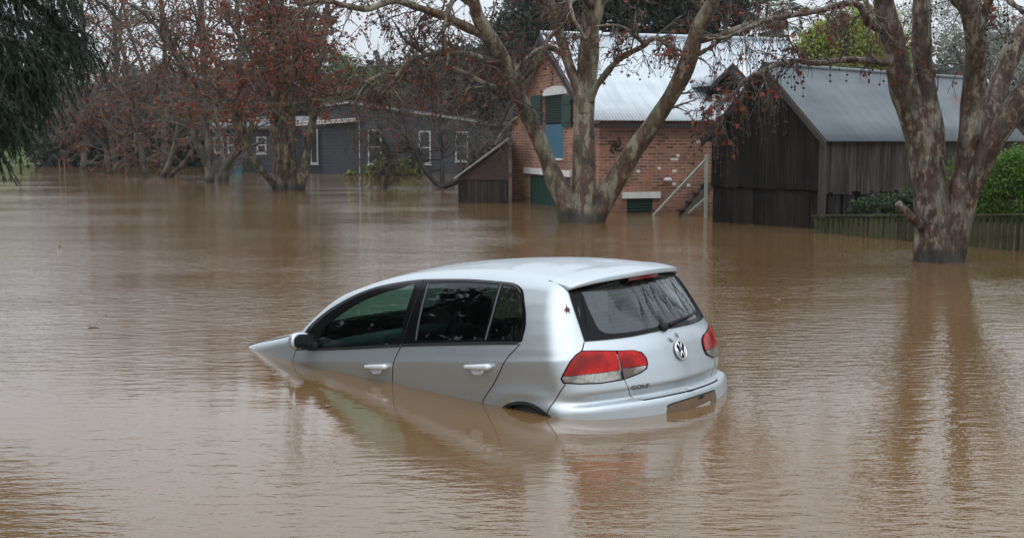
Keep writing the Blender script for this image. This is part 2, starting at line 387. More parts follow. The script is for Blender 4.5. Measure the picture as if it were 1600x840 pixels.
# ------------------------------------------------------------------ brick barn
def barn():
    ang = math.atan2(.296, .955); r = empty('brick_barn', (2.13, 29.2, 0), ang,
        'old red brick barn with steep pale iron roof standing in the flood', 'barn')
    L, Wd, EH, RZ = 6.95, 7.2, 2.30, 4.52
    T = .22
    # gable wall in local plane x=0 (y runs away), side wall in plane y=0
    m = M()
    slab(m, [(0, -1.2), (Wd, -1.2), (Wd, EH), (Wd / 2, RZ), (0, EH)], [[(2.62, 1.30), (4.3, 1.30), (4.3, 3.0), (2.62, 3.0)], [(2.05, -1.1), (5.5, -1.1), (5.5, .80), (2.05, .80)]],
         lambda a, b, d: (d, a, b), T)
    m.build('gable_wall', BRICK, r)
    m = M(); slab(m, [(T + .002, -1.2), (L, -1.2), (L, EH), (T + .002, EH)], [[(.74, -.5), (1.42, -.5), (1.42, .34), (.74, .34)]], lambda a, b, d: (a, d, b), T)
    m.build('side_wall', BRICK, r)
    m = M(); slab(m, [(T, -1.2), (Wd - T, -1.2), (Wd - T, EH), (Wd / 2, RZ), (T, EH)], [], lambda a, b, d: (L - d, a, b), T); m.build('back_wall', BRICK, r)
    m = M(); slab(m, [(T, -1.2), (L, -1.2), (L, EH), (T, EH)], [], lambda a, b, d: (a, Wd - d, b), T); m.build('rear_wall', BRICK, r)
    # roof
    sl = Vector((0, Wd / 2, RZ - EH)).normalized(); ov = .28
    m = M(); top = Vector((-.30, Wd / 2, RZ + .10)); dn = -sl * ((Wd / 2) / sl.y + ov)
    corrugated(m, top, (L + .5, 0, 0), dn, 3, .086, .016)
    dn2 = Vector((0, -dn.y, dn.z)); corrugated(m, top, (L + .5, 0, 0), dn2, 3, .086, .016)
    rf = m.build('roof', PALE_IRON, r, True)
    m = M(); m.tube([(-.31, Wd / 2, RZ + .12), (L + .21, Wd / 2, RZ + .12)], .06, 8); m.build('ridge_cap', PALE_IRON, rf, True)
    for sgn in (1, -1):   # dark barge boards on the gable
        m = M(); a = Vector((-.33, Wd / 2, RZ + .06)); d = dn if sgn > 0 else dn2
        p = [a, a + d, a + d + Vector((0, 0, -.17)), a + Vector((0, 0, -.19))]
        m.add([tuple(q) for q in p] + [tuple(q + Vector((-.04, 0, 0))) for q in p], [(0, 1, 2, 3), (7, 6, 5, 4), (0, 4, 5, 1), (1, 5, 6, 2), (2, 6, 7, 3), (3, 7, 4, 0)])
        m.build('barge_board', IRON, r)
    m = M(); m.box(-.3, L + .15, -.30, -.255, EH - .23, EH - .13); m.build('gutter', IRON, r)
    # loft opening with shutters
    w = M(); w.box(.10, .13, 2.62, 4.3, 2.22, 3.0); o = w.build('loft_window', BLACKV, r)
    s_ = M()
    for k in range(11):
        z = 2.26 + k * .066; s_.box(.055, .075, 2.66, 4.26, z, z + .034)
    s_.build('slats', GREEN, o)
    m = M(); m.box(.02, .08, 2.62, 4.1, 1.30, 2.20); m.build('loft_hatch', BLUE, r)
    m = M(); m.box(.02, .07, 4.1, 4.3, 1.30, 2.20); m.build('hatch_jamb', TIMBER, r)
    for y0, y1, z0, z1 in ((4.33, 5.22, 2.13, 3.02), (1.88, 2.6, 2.12, 2.92)):
        m = M(); m.box(-.06, -.01, y0, y1, z0, z1); m.box(-.08, -.06, y0 + .03, y1 - .03, z0 + .12, z0 + .22); m.box(-.08, -.06, y0 + .03, y1 - .03, z1 - .22, z1 - .12)
        m.build('shutter', GREEN, r)
    m = M(); arch = [(2.25, 2.98)] + [(2.25 + 1.98 * i / 12, 3.12 + .10 * math.sin(math.pi * i / 12)) for i in range(13)] + [(4.23, 2.98)]
    slab(m, arch, [], lambda a, b, d: (d - .035, a, b), .03); m.build('arch_lintel', WHITE, r)
    m = M(); m.box(-.06, .0 - .002, 2.6, 4.2, 1.24, 1.29); m.build('hatch_sill', WHITE, r)
    m = M(); m.box(-.06, -.003, 1.93, 5.9, .82, .985); m.build('door_lintel', WHITE, r)
    for y0, y1 in ((2.06, 3.76), (3.79, 5.49)):
        m = M(); m.box(.03, .07, y0, y1, -1.1, .80)
        for k in range(8): m.box(.018, .03, y0 + .01 + k * .212, y0 + .205 + k * .212, -1.1, .79)
        m.build('barn_door', GREEN, r)
    # side wall: vent, lamp, iron tie plate
    m = M(); m.box(.6, 1.62, -.05, -.003, .345, .50); m.build('vent_lintel', WHITE, r)
    v = M(); v.box(.74, 1.42, .12, .14, -.5, .34); o = v.build('vent', BLACKV, r); s_ = M()
    for k in range(10):
        z = -.42 + k * .075; s_.box(.76, 1.40, .03, .06, z, z + .045)
    s_.build('vent_slats', GREEN, o)
    m = M(); m.tube([(1.70, -.05, .80), (1.74, -.09, .80), (1.86, -.09, .79), (1.90, -.05, .79)], [.03, .055, .055, .03], 8); m.build('wall_lamp', WHITE, r, True)
    m = M()
    c = (.42, 1.64)
    for a0 in (0, 1, 2, 3):
        P = []
        for k in range(11):
            t = k / 10; a = a0 * math.pi / 2 + .6 + t * 2.3; rr = .02 + .17 * t
            P.append((c[0] + math.cos(a) * rr * 1.1, -.025, c[1] + math.sin(a) * rr))
        m.tube(P, [.022 - .008 * k / 10 for k in range(11)], 5)
    m.build('iron_tie_plate', IRON, r)
    for (x, z, ww) in ((1.9, 1.27, .2), (2.05, 1.36, .09), (1.95, .98, .12), (2.35, .62, .09), (.98, .98, .1), (1.55, 1.05, .08), (1.95, .66, .1), (2.6, 1.7, .1)):
        m = M(); m.box(x, x + ww, -.006, -.001, z, z + .065); m.build('pale_brick', WHITE, r)
    # entry dormer over the stair
    d = empty('roof_dormer'); d.parent = r
    m = M(); slab(m, [(3.16, 2.2), (4.06, 2.2), (4.06, 3.15), (3.61, 3.62), (3.16, 3.15)], [[(3.28, 2.24), (3.94, 2.24), (3.94, 3.05), (3.28, 3.05)]], lambda a, b, dd: (a, .55 + dd, b), .06); m.build('dormer_front', DARKBOARD, d)
    m = M(); m.box(3.28, 3.94, .9, .94, 2.24, 3.05); m.build('dormer_opening', BLACKV, d)
    m = M(); m.box(3.24, 3.30, .40, .46, 2.2, 2.92); m.box(3.24, 4.2, .40, .46, 2.86, 2.92); m.build('dormer_post', WHITE, d)
    m = M()
    for sx in (-1, 1): corrugated(m, (3.61, .10, 3.72), (0, 3.6, 0), (sx * .62, 0, -.58), 1, .086, .014)
    m.build('dormer_roof', PALE_IRON, d, True)
    m = M()
    for sx in (-1, 1):
        p = [Vector((3.61, .08, 3.69)), Vector((3.61 + sx * .62, .08, 3.11)), Vector((3.61 + sx * .62, .08, 3.01)), Vector((3.61, .08, 3.58))]
        m.add([tuple(q) for q in p] + [tuple(q + Vector((0, -.03, 0))) for q in p], [(0, 1, 2, 3), (7, 6, 5, 4), (0, 4, 5, 1), (1, 5, 6, 2), (2, 6, 7, 3), (3, 7, 4, 0)])
    m.build('dormer_barge_board', IRON, d)
    return r
barn()

def stairs():
    r = empty('outdoor_stair', (4.36, 27.6, -1.3), 0, 'timber stair with pale green handrails rising out of the flood beside the brick barn', 'staircase')
    # local frame: x towards the shed, z up from -1.3
    a, b = Vector((-.98, .9, 1.28)), Vector((.10, -.05, 2.62))
    m = M(); d = b - a
    m.tube([a - d * .25, b], .035, 4); m.build('handrail', PALEGREEN, r)
    m = M(); a2, b2 = Vector((-.28, .6, 1.26)), Vector((.12, .1, 1.72)); m.tube([a2 - (b2 - a2) * .4, b2], .032, 4); m.build('lower_rail', PALEGREEN, r)
    m = M(); m.box(.08, .15, -.09, -.02, 0, 2.75); m.build('post', PALEGREEN, r)
    m = M()
    for off in (0.0, .75):
        p = [Vector((-1.3, .75 + off, .1)), Vector((.35, .35 + off, 2.2)), Vector((.35, .35 + off, 1.95)), Vector((-1.3, .75 + off, -.05))]
        m.add([tuple(q) for q in p] + [tuple(q + Vector((0, .04, 0))) for q in p], [(0, 1, 2, 3), (7, 6, 5, 4), (0, 4, 5, 1), (1, 5, 6, 2), (2, 6, 7, 3), (3, 7, 4, 0)])
    m.build('stringer', TIMBER, r)
    m = M()
    for k in range(10):
        t = (k + .5) / 10; x = -1.3 + 1.65 * t; y = .75 - .4 * t; z = .05 + 2.05 * t
        m.box(x - .13, x + .13, y + .04, y + .75, z, z + .035)
    m.build('treads', DARKBOARD, r)
stairs()

def lean_to():
    ang = math.atan2(.02, -1)
    r = empty('lean_to_shed', (-.10, 34.0, 0), 0, 'low brown boarded lean-to with sloping roof at the left gable of the brick barn', 'shed')
    # front wall, x from 0 to -1.45
    m = M(); slab(m, [(0, .66), (-1.40, .66), (-1.40, .74), (0, 1.76)], [], lambda a, b, d: (a, d, b), .05); m.build('upper_boards', varied('brown_boards', (.035, .022, .018), (.06, .04, .032), 3, .7, .3, (1, 1, 9)), r)
    m = M(); 
    x = -.02
    random.seed(5)
    while x > -1.38:
        w = random.uniform(.13, .19); m.box(max(x - w, -1.38), x - .012, .03 + random.uniform(0, .02), .07, -1.3, .655); x -= w
    m.build('lower_boards', LEANBOARD, r)
    m = M(); m.box(-1.40, -1.36, .08, 2.9, -1.3, .7); m.build('end_wall', LEANBOARD, r)
    m = M(); m.box(-1.44, 0, .11, .16, -1.3, .62); m.build('inner_boards', BLACKV, r)
    m = M(); corrugated(m, (.0, -.12, 1.84), (0, 2.9, 0), (-1.52, 0, -1.13), 1, .086, .012); m.build('roof', GREY_IRON, r, True)
    m = M(); p = [Vector((0, -.15, 1.86)), Vector((-1.55, -.15, .72)), Vector((-1.55, -.15, .66)), Vector((0, -.15, 1.79))]
    m.add([tuple(q) for q in p] + [tuple(q + Vector((0, .03, 0))) for q in p], [(0, 1, 2, 3), (7, 6, 5, 4), (0, 4, 5, 1), (1, 5, 6, 2), (2, 6, 7, 3), (3, 7, 4, 0)])
    m.build('barge_board', varied('grey_trim', (.22, .22, .22), (.34, .34, .33), 5, .6, .2), r)
lean_to()

# ------------------------------------------------------------------ dark timber shed on the right
def dark_shed():
    ang = math.atan2(.66, .75); r = empty('timber_shed', (6.17, 23.8, 0), ang, 'black weathered timber shed with grey corrugated iron roof, right of the brick barn', 'shed')
    # local x along side (.75,.66), local y along gable (-.66,.75)
    n = math.hypot(.75, .66); Wd, L, EH, RZ = 2.78, 8.2, 1.84, 3.22
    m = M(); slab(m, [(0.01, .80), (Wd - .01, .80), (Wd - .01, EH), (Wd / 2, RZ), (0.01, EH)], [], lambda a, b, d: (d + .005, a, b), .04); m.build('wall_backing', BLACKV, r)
    rg = random.Random(31); m = M(); y = 0.0; zt = lambda y: EH + (RZ - EH) * (1 - abs(y - Wd / 2) / (Wd / 2))
    while y < Wd - .03:
        w = rg.uniform(.12, .21); y1 = min(y + w, Wd); a, b = y + .003, y1 - .003; x = -.03 + rg.uniform(-.008, .008); z0 = .775 + rg.uniform(-.03, .015)
        tops = [(a, zt(a) - .01)] + ([(Wd / 2, RZ - .01)] if a < Wd / 2 < b else []) + [(b, zt(b) - .01)]
        slab(m, [(a, z0), (b, z0 + rg.uniform(-.01, .01))] + tops[::-1], [], lambda p, q, d: (x + d, p, q), .025); y = y1
    m.build('gable_wall', DARKPLANK, r)
    m = M(); random.seed(8); y = 0.01
    while y < Wd - .05:
        w = random.uniform(.24, .42); y1 = min(y + w, Wd); m.box(.015 + random.uniform(0, .015), .06, y, y1 - .012, -1.3, .775 + random.uniform(-.03, 0)); y = y1
    m.build('lower_boards', DARKPLANK, r)
    m = M(); x = .09
    while x < L:
        w = rg.uniform(.11, .19); yo = -.02 + rg.uniform(-.008, .008); m.box(x + .003, x + w - .003, yo, yo + .025, .70 + rg.uniform(-.05, .03), EH); x += w
    m.build('side_wall', GREYPLANK, r)
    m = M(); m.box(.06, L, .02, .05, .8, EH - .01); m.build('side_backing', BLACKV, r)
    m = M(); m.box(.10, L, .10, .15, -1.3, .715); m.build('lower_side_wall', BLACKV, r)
    m = M(); random.seed(3)
    for k in range(14):
        if k in (3, 9): continue
        x = .3 + k * .55; m.box(x, x + .30, .05, .085, -1.3, .69 - random.uniform(0, .06))
    m.build('lower_side_boards', DARKBOARD, r)
    m = M(); m.box(.05, L, Wd - .06, Wd, -1.3, EH); m.build('rear_wall', DARKBOARD, r)
    m = M(); slab(m, [(.06, -1.3), (Wd - .06, -1.3), (Wd - .06, EH), (Wd / 2, RZ), (.06, EH)], [], lambda a, b, d: (L - d, a, b), .06); m.build('end_wall', DARKBOARD, r)
    m = M(); m.box(-.05, .08, -.06, .05, -1.3, EH - .02); m.build('corner_post', DARKTIMBER, r)
    # roof
    half = Wd / 2; sl = Vector((0, half, RZ - EH)); ov = 1.13
    top = Vector((-.12, half, RZ + .09)); m = M()
    corrugated(m, top, (L + .3, 0, 0), Vector((0, -half, -(RZ - EH))) * ov, 3, .076, .013)
    corrugated(m, top, (L + .3, 0, 0), Vector((0, half, -(RZ - EH))) * ov, 3, .076, .013)
    rf = m.build('roof', GREY_IRON, r, True)
    m = M(); m.tube([(-.14, half, RZ + .10), (L + .2, half, RZ + .10)], .045, 8); m.build('ridge_cap', GREY_IRON, rf, True)
    for s_ in (1, -1):
        m = M(); a = Vector((-.15, half, RZ + .075)); d = Vector((0, -s_ * half, -(RZ - EH))) * ov
        p = [a, a + d, a + d + Vector((0, 0, -.13)), a + Vector((0, 0, -.15))]
        m.add([tuple(q) for q in p] + [tuple(q + Vector((-.035, 0, 0))) for q in p], [(0, 1, 2, 3), (7, 6, 5, 4), (0, 4, 5, 1), (1, 5, 6, 2), (2, 6, 7, 3), (3, 7, 4, 0)])
        m.build('barge_board', DARKTIMBER if s_ > 0 else IRON, r)
dark_shed()
def pale_roof():
    r = empty('distant_shed', (16.6, 34, -1.0), .15, 'pale iron roofed shed just showing at the right edge behind the timber shed', 'shed')
    m = M(); m.box(0, 6, 0, 5, 0, 3.0); m.build('wall', GREYBOARD, r)
    m = M(); corrugated(m, (-.6, 2.5, 4.6), (7, 0, 0), (0, -2.9, -1.7), 1, .09, .014); corrugated(m, (-.6, 2.5, 4.6), (7, 0, 0), (0, 2.9, -1.7), 1, .09, .014); m.build('roof', PALE_IRON, r, True)
    m = M(); m.box(1.5, 2.6, -.03, -.003, 1.2, 2.2); m.build('window', WINGLASS, r)
pale_roof()

def fence():
    r = empty('picket_fence', (5.86, 23.05, 0), 0, 'mossy vertical board fence in the water running right from the timber shed', 'fence')
    A = Vector((5.86, 23.05)); B = Vector((8.6, 18.3)); d = (B - A); L = d.length; d.normalize(); nrm = Vector((-d.y, d.x))
    m = M(); random.seed(12); x = 0
    ztop = lambda t: .30 + .31 * t
    while x < L:
        w = .085; p = A + d * x; z = ztop(x / L) * 1.0 + random.uniform(-.012, .01)
        T = Matrix.Translation((p.x - 5.86, p.y - 23.05, 0)) @ Matrix.Rotation(math.atan2(d.y, d.x), 4, 'Z') @ Matrix.Rotation(random.uniform(-.03, .03), 4, 'Y')
        m.box(0, w, -.012, .012, -1.3, z, T); x += random.uniform(.118, .14)
    m.build('pickets', MOSSY, r)
    m = M(); T = Matrix.Rotation(math.atan2(d.y, d.x), 4, 'Z'); SH = Matrix.Identity(4); SH[2][0] = .31 / L; m.box(-.05, L, .013, .06, .19, .26, T @ SH); m.box(-.05, L, -.05, .06, .305, .335, T @ SH); m.build('rail', MOSSY, r)
    return r
fence()

# ------------------------------------------------------------------ grey weatherboard house far left
def house():
    r = empty('weatherboard_house', (-8.2, 65, 0), 0, 'long blue-grey weatherboard house with white framed windows behind the flood', 'house')
    m = M(); slab(m, [(-2.1, -.2), (9.5, -.2), (9.5, 2.2), (6.3, 2.68), (-.65, 3.72), (-2.1, 3.52)], [], lambda a, b, d: (a, d, b), .25); m.build('gable_wall', HOUSEBOARD, r)
    m = M(); m.box(-3.4, -2.1, 1.2, 1.4, -.2, 2.6); m.box(-2.1, -2.0, .25, 1.4, -.2, 2.6); m.build('porch_wall', HOUSEBOARD, r)
    m = M(); m.box(-2.1, 9.4, .26, 8, -.2, 2.15); m.build('house_body', HOUSEBOARD, r)
    m = M(); m.box(-9.0, -3.4, 3.2, 3.4, -.2, 2.62); m.box(-9.0, -3.4, 3.4, 9, -.2, 2.6); m.build('wing_wall', HOUSEBOARD, r)
    def strip(m, a, b, h, y, th=.06):
        m.add([(a[0], y, a[1]), (b[0], y, b[1]), (b[0], y, b[1] + h), (a[0], y, a[1] + h), (a[0], y + th, a[1]), (b[0], y + th, b[1]), (b[0], y + th, b[1] + h), (a[0], y + th, a[1] + h)],
              [(0, 1, 2, 3), (7, 6, 5, 4), (0, 4, 5, 1), (1, 5, 6, 2), (2, 6, 7, 3), (3, 7, 4, 0)])
    m = M(); strip(m, (-2.2, 3.56), (-.6, 3.78), .13, -.25); strip(m, (-.6, 3.78), (9.7, 2.26), .13, -.25); m.build('fascia', HOUSETRIM, r)
    m = M(); strip(m, (-4.4, 2.50), (.05, 2.80), .15, -.45); strip(m, (-4.4, 2.66), (.05, 2.95), .05, -.55, .5); m.build('porch_fascia', WHITE, r)
    m = M(); strip(m, (-9.2, 2.44), (-4.4, 2.50), .13, 2.7); m.build('wing_fascia', HOUSETRIM, r)
    m = M(); m.add([(-2.3, -.3, 3.72), (-.6, -.3, 3.94), (9.9, -.3, 2.40), (9.9, 9, 2.40), (-.6, 9, 3.94), (-2.3, 9, 3.72), (-2.3, -.3, 3.68), (-.6, -.3, 3.90), (9.9, -.3, 2.36), (9.9, 9, 2.36), (-.6, 9, 3.90), (-2.3, 9, 3.68)],
        [(0, 1, 4, 5), (1, 2, 3, 4), (6, 11, 10, 7), (7, 10, 9, 8), (0, 6, 7, 1), (1, 7, 8, 2), (2, 8, 9, 3), (0, 5, 11, 6)]); m.build('roof', GREY_IRON, r)
    m = M(); m.add([(-9.3, 2.6, 2.58), (-3.2, 2.6, 2.65), (-3.2, 9, 3.3), (-9.3, 9, 3.2), (-9.3, 2.6, 2.54), (-3.2, 2.6, 2.61), (-3.2, 9, 3.26), (-9.3, 9, 3.16)], [(0, 1, 2, 3), (7, 6, 5, 4), (0, 4, 5, 1), (1, 5, 6, 2), (2, 6, 7, 3), (3, 7, 4, 0)]); m.build('wing_roof', GREY_IRON, r)
    def window(x0, x1, z0, z1, y, mid=True):
        m = M(); t = .085
        m.box(x0, x0 + t, y - .06, y - .002, z0, z1); m.box(x1 - t, x1, y - .06, y - .002, z0, z1); m.box(x0 + t, x1 - t, y - .06, y - .002, z0, z0 + t); m.box(x0 + t, x1 - t, y - .06, y - .002, z1 - t, z1)
        m.box(x0 - .05, x1 + .05, y - .12, y - .062, z0 - .06, z0)
        if mid: m.box(x0 + t, x1 - t, y - .05, y - .01, (z0 + z1) / 2 - .03, (z0 + z1) / 2 + .03)
        f = m.build('window', HOUSETRIM, r); g = M(); g.box(x0 + t, x1 - t, y - .03, y - .004, z0 + t, z1 - t); g.build('pane', WINGLASS, f)
    window(.38, 1.13, .5, 2.38, 0); window(3.15, 3.8, .5, 2.3, 0); window(5.12, 5.82, .65, 2.27, 0)
    window(-2.95, -2.5, .5, 2.4, 1.2, False)
    for x in (-8.75, -7.98, -6.32): window(x, x + .55, 1.05, 2.0, 3.2)
    m = M(); m.box(-.09, -.05, -.06, -.002, -.2, 2.9); m.build('downpipe', HOUSETRIM, r)
    m = M(); m.box(-7.2, -6.1, 3.13, 3.18, -.1, .75); m.build('garage_opening', BLACKV, r)
house()
def small_things():
    m = M(); b = at(373, 268, 66); m.box(-.2, .2, -.2, .2, 0, .62); m.box(-.22, .22, -.22, .22, .62, .68); m.tube([(-.18, -.22, .62), (.18, -.22, .62)], .02, 6)
    o = m.build('wheelie_bin', varied('turquoise_plastic', (.01, .10, .11), (.015, .14, .15), 3, .5, .1)); o.location = (b.x, 66, -.28); tag(o, 'turquoise bin standing against the grey house wing', 'bin')
    for u, lb in ((93, 'left orange marker stake by the lawn edge'), (101, 'right orange marker stake by the lawn edge')):
        p = at(u, 262, 80); m = M(); m.tube([(0, 0, -1.0), (0, 0, .45), (0, 0, .6)], [.03, .03, .02], 6); m.tube([(0, 0, .42), (0, 0, .5)], .036, 6)
        o = m.build('marker_stake', varied('orange_paint', (.26, .09, .04), (.34, .12, .05), 3, .6, .1)); o.location = (p.x, 80, 0); tag(o, lb, 'stake', 'orange marker stakes')
small_things()

# ------------------------------------------------------------------ car body as a smooth field (s from the nose, y to the left, z up)
def stab(xs,ys,sig):
    g=np.linspace(xs[0]-.5,xs[-1]+.5,4001); v=np.interp(g,xs,ys)
    # linear extrapolation
    v=np.where(g<xs[0],ys[0]+(g-xs[0])*(ys[1]-ys[0])/(xs[1]-xs[0]),v)
    v=np.where(g>xs[-1],ys[-1]+(g-xs[-1])*(ys[-1]-ys[-2])/(xs[-1]-xs[-2]),v)
    dx=g[1]-g[0]; n=int(4*sig/dx)+1; k=np.exp(-.5*((np.arange(-n,n+1)*dx)/sig)**2); k/=k.sum()
    v=np.convolve(np.pad(v,n,mode='edge'),k,'valid')
    return lambda x: np.interp(x,g,v)
Wz=stab([.10,.25,.45,.65,.78,.815,.87,.95,.985,1.06,1.15,1.25,1.35,1.45,1.55],
        [.79,.85,.870,.881,.889,.890,.876,.862,.854,.824,.780,.722,.652,.570,.47],.008)
S0=stab([.30,.50,.60,.68,.70,.80,.90,.95,1.0,1.1,1.2,1.33,1.45],
        [4.21,4.25,4.265,4.312,4.310,4.292,4.266,4.240,4.205,4.145,4.080,3.99,3.90],.012)
T0=stab([1.6,1.95,2.2,2.5,2.8,3.2,3.5,3.8,4.0],[1.41,1.462,1.488,1.502,1.508,1.500,1.478,1.438,1.41],.08)
Sw=stab([.90,.98,1.1,1.19,1.31,1.42,1.45,1.6],[.78,.87,1.03,1.17,1.36,1.72,1.86,2.7],.02)
H0=stab([-0.5, 0, 0.15, 0.3, 0.6, 0.9, 1.1, 1.5],[0.8, 0.885, 0.91, 0.938, 0.985, 1.03, 1.06, 1.08],.03)
def smax(a,b,k):
    h=np.clip(.5+.5*(a-b)/k,0,1); return b+(a-b)*h+k*h*(1-h)
def smin(a,b,k): return -smax(-a,-b,k)
def F(s,y,z):
    y=np.abs(y)
    zc=.80+.0345*(s-1.1)
    zz=np.where(z<.6,z,np.where(z<zc,.6+(z-.6)*.215/(zc-.6),np.where(z<.985,.815+(z-zc)*.17/(.985-zc),z)))
    w=Wz(zz)
    t=np.clip(s-3.3,0,None)/.75; w=w-.078*t**2.2
    t=np.clip(1.6-s,0,None)/.6; w=w-.022*t**2-.01*np.clip(.9-s,0,None)**2
    for cx in (3.62,.86):
        r=np.sqrt((s-cx)**2+(z-.29)**2)
        w=w+.016*np.exp(-((r-.39)/.07)**2)*np.clip((.80-z)/.12,0,1)
    side=y-w
    rear=(s-(S0(z)-.25*(y/.75)**2-.06*np.clip(y-.66,0,1)))*.93
    roof=(z-(T0(s)-.052*(y/.6)**2))
    wind=(Sw(z)+.15*(y/.7)**2-s)/2.2
    hood=(z-(H0(s)-.045*(y/.75)**2))*.95
    front=(-.40+.22*(y/.8)**3-s)*.8
    bot=.16-z
    up=smax(wind,roof,.10)
    body=smax(side,smin(hood,up,.03),.07)
    body=smax(body,rear,.09)
    body=smax(body,front,.12)
    body=smax(body,bot,.05)
    bs=smax(s-(4.365-.25*(y/.75)**2.1),y-(w+.018),.11)
    bs=smax(bs,z-.605,.05); bs=smax(bs,.2-z,.05); bs=smax(bs,3.55-s,.02)
    return smin(body,bs,.05)
def grad(s,y,z,e=.004):
    g=np.stack([F(s+e,y,z)-F(s-e,y,z),F(s,y+e,z)-F(s,y-e,z),F(s,y,z+e)-F(s,y,z-e)],-1)
    return g/np.linalg.norm(g,axis=-1,keepdims=True)
def solve(o,d,t0,t1,n=28):
    # o,d (...,3): F(o)<0 at t0, >0 at t1
    a=np.full(o.shape[:-1],float(t0)); b=np.full(o.shape[:-1],float(t1))
    for _ in range(n):
        m=(a+b)/2; p=o+d*m[...,None]; v=F(p[...,0],p[...,1],p[...,2])<0
        a=np.where(v,m,a); b=np.where(v,b,m)
    return o+d*a[...,None]
CAR_LOC, CAR_YAW, CAR_PIT, CAR_ROL = (-.42388, 9.32279, .00482), 2.36848, .09213, -.01318

def make_car():
    rot = (Matrix.Rotation(CAR_YAW, 4, 'Z') @ Matrix.Rotation(CAR_PIT, 4, 'Y') @ Matrix.Rotation(CAR_ROL, 4, 'X'))
    root = empty('parked_car', Vector(CAR_LOC) + rot.to_3x3() @ Vector((0, 0, -.7)))
    root.rotation_euler = rot.to_euler()
    tag(root, 'silver five door hatchback sunk nose down in brown flood water', 'car')
    LX = lambda s: 2.1 - s
    # ---- materials
    t = MT('silver_car_paint'); v = t.coords((1, 1, 1))
    fl = t.n('ShaderNodeTexNoise', Scale=900.0, Detail=1); t.l(v, fl.inputs['Vector'])
    t.set(Metallic=.78, Roughness=.40, Coat_Weight=.40, Coat_Roughness=.05)
    pc0 = pc = t.ramp(fl.outputs[0], [(.3, (.50, .545, .57)), (.7, (.61, .66, .69))])
    t.color(pc0)
    dr = t.n('ShaderNodeTexVoronoi', Scale=55.0); t.l(v, dr.inputs['Vector'])
    drop = t.ramp(dr.outputs['Distance'], [(0, (1, 1, 1)), (.16, (.6,) * 3), (.24, (0, 0, 0))])
    msk = t.mix(1, drop, t.ramp(t.noise(v, 30, 2), [(.55, (0, 0, 0)), (.6, (1, 1, 1))]), 'MULTIPLY')
    nb = t.bump(msk, .5, .0015); t.normal(nb); t.l(nb, t.b.inputs['Coat Normal'])
    PAINT = t.m
    HANDLE = MT('sky_lit_silver_handle').set(Base_Color=(.72, .76, .78, 1), Metallic=.25, Roughness=.25).m  # paler than the body paint: sky light on the handles put into the colour
    TRIM = MT('black_gloss_trim').set(Base_Color=(.004, .004, .005, 1), Roughness=.22, Specular_IOR_Level=.18).m
    RUB = varied('black_rubber', (.010, .010, .010), (.018, .018, .018), 8, .75, .1)
    SEAM = MT('shut_line').set(Base_Color=(.008, .009, .01, 1), Roughness=.8).m
    CHROME = MT('chrome').set(Base_Color=(.75, .76, .78, 1), Metallic=1.0, Roughness=.12).m
    GREYSEAL = MT('grey_window_seal').set(Base_Color=(.09, .095, .1, 1), Roughness=.4).m
    CLOTH = varied('dark_seat_cloth', (.012, .013, .014), (.022, .023, .025), 20, .9, .2)
    LINER = varied('dark_cabin_lining', (.03, .033, .033), (.045, .048, .048), 10, .9, .1)
    def glass(name, tint, extra=0):
        t = MT(name); t.t.nodes.remove(t.b)
        tr = t.n('ShaderNodeBsdfTransparent'); tr.inputs[0].default_value = (*tint, 1)
        gl = t.n('ShaderNodeBsdfGlossy', Roughness=.015); gl.inputs[0].default_value = (.95, .97, 1, 1)
        lw = t.n('ShaderNodeLayerWeight', Blend=.5); pw = t.n('ShaderNodeMath', _operation='POWER'); t.l(lw.outputs['Facing'], pw.inputs[0]); pw.inputs[1].default_value = 5
        fr = t.n('ShaderNodeMath', _operation='MULTIPLY_ADD'); t.l(pw.outputs[0], fr.inputs[0]); fr.inputs[1].default_value = .93; fr.inputs[2].default_value = .05; ms = t.n('ShaderNodeMixShader')
        if extra:
            ad = t.n('ShaderNodeMath', _operation='ADD'); t.l(fr.outputs[0], ad.inputs[0]); ad.inputs[1].default_value = extra; t.l(ad.outputs[0], ms.inputs[0])
        else: t.l(fr.outputs[0], ms.inputs[0])
        t.l(tr.outputs[0], ms.inputs[1]); t.l(gl.outputs[0], ms.inputs[2]); t.l(ms.outputs[0], t.o.inputs[0]); return t.m
    GF = glass('clear_green_glass', (.40, .62, .57)); GR = glass('dark_tinted_glass', (.17, .21, .20)); GB = glass('rear_screen_glass', (.34, .48, .46), .045)
    def lens(name, c1, c2, rough=.08, metal=0, em=None):
        t = MT(name); v = t.coords((1, 1, 1)); 
        n = t.noise(v, 7, 2, .5)
        wv = t.n('ShaderNodeTexVoronoi', Scale=60.0); t.l(v, wv.inputs['Vector'])
        c = t.mix(t.ramp(n, [(.4, (0, 0, 0)), (.62, (1, 1, 1))]), c1, c2); c = t.mix(t.ramp(wv.outputs[0], [(.3, (0, 0, 0)), (.7, (.3,) * 3)]), c, tuple(x * .45 for x in c1))
        t.color(c); t.set(Roughness=.35, Metallic=metal, Coat_Weight=.35, Coat_Roughness=.02); t.b.inputs['Specular IOR Level'].default_value = .15; return t.m
    RED = lens('red_lamp_lens', (.26, .003, .003), (.62, .010, .005)); CLEAR = lens('clear_lamp_lens', (.15, .12, .10), (.52, .50, .47), metal=.5)

    # ---- projections of 2D feature outlines onto the body surface
    def side_pt(a, b, sg=1):
        a = np.asarray(a, float); b = np.asarray(b, float)
        o = np.stack([a, np.full_like(a, .2), b], -1); d = np.zeros_like(o); d[..., 1] = 1
        p = solve(o, d, 0, 1.2); n = grad(p[..., 0], p[..., 1], p[..., 2])
        if sg < 0: p[..., 1] *= -1; n[..., 1] *= -1
        return p, n
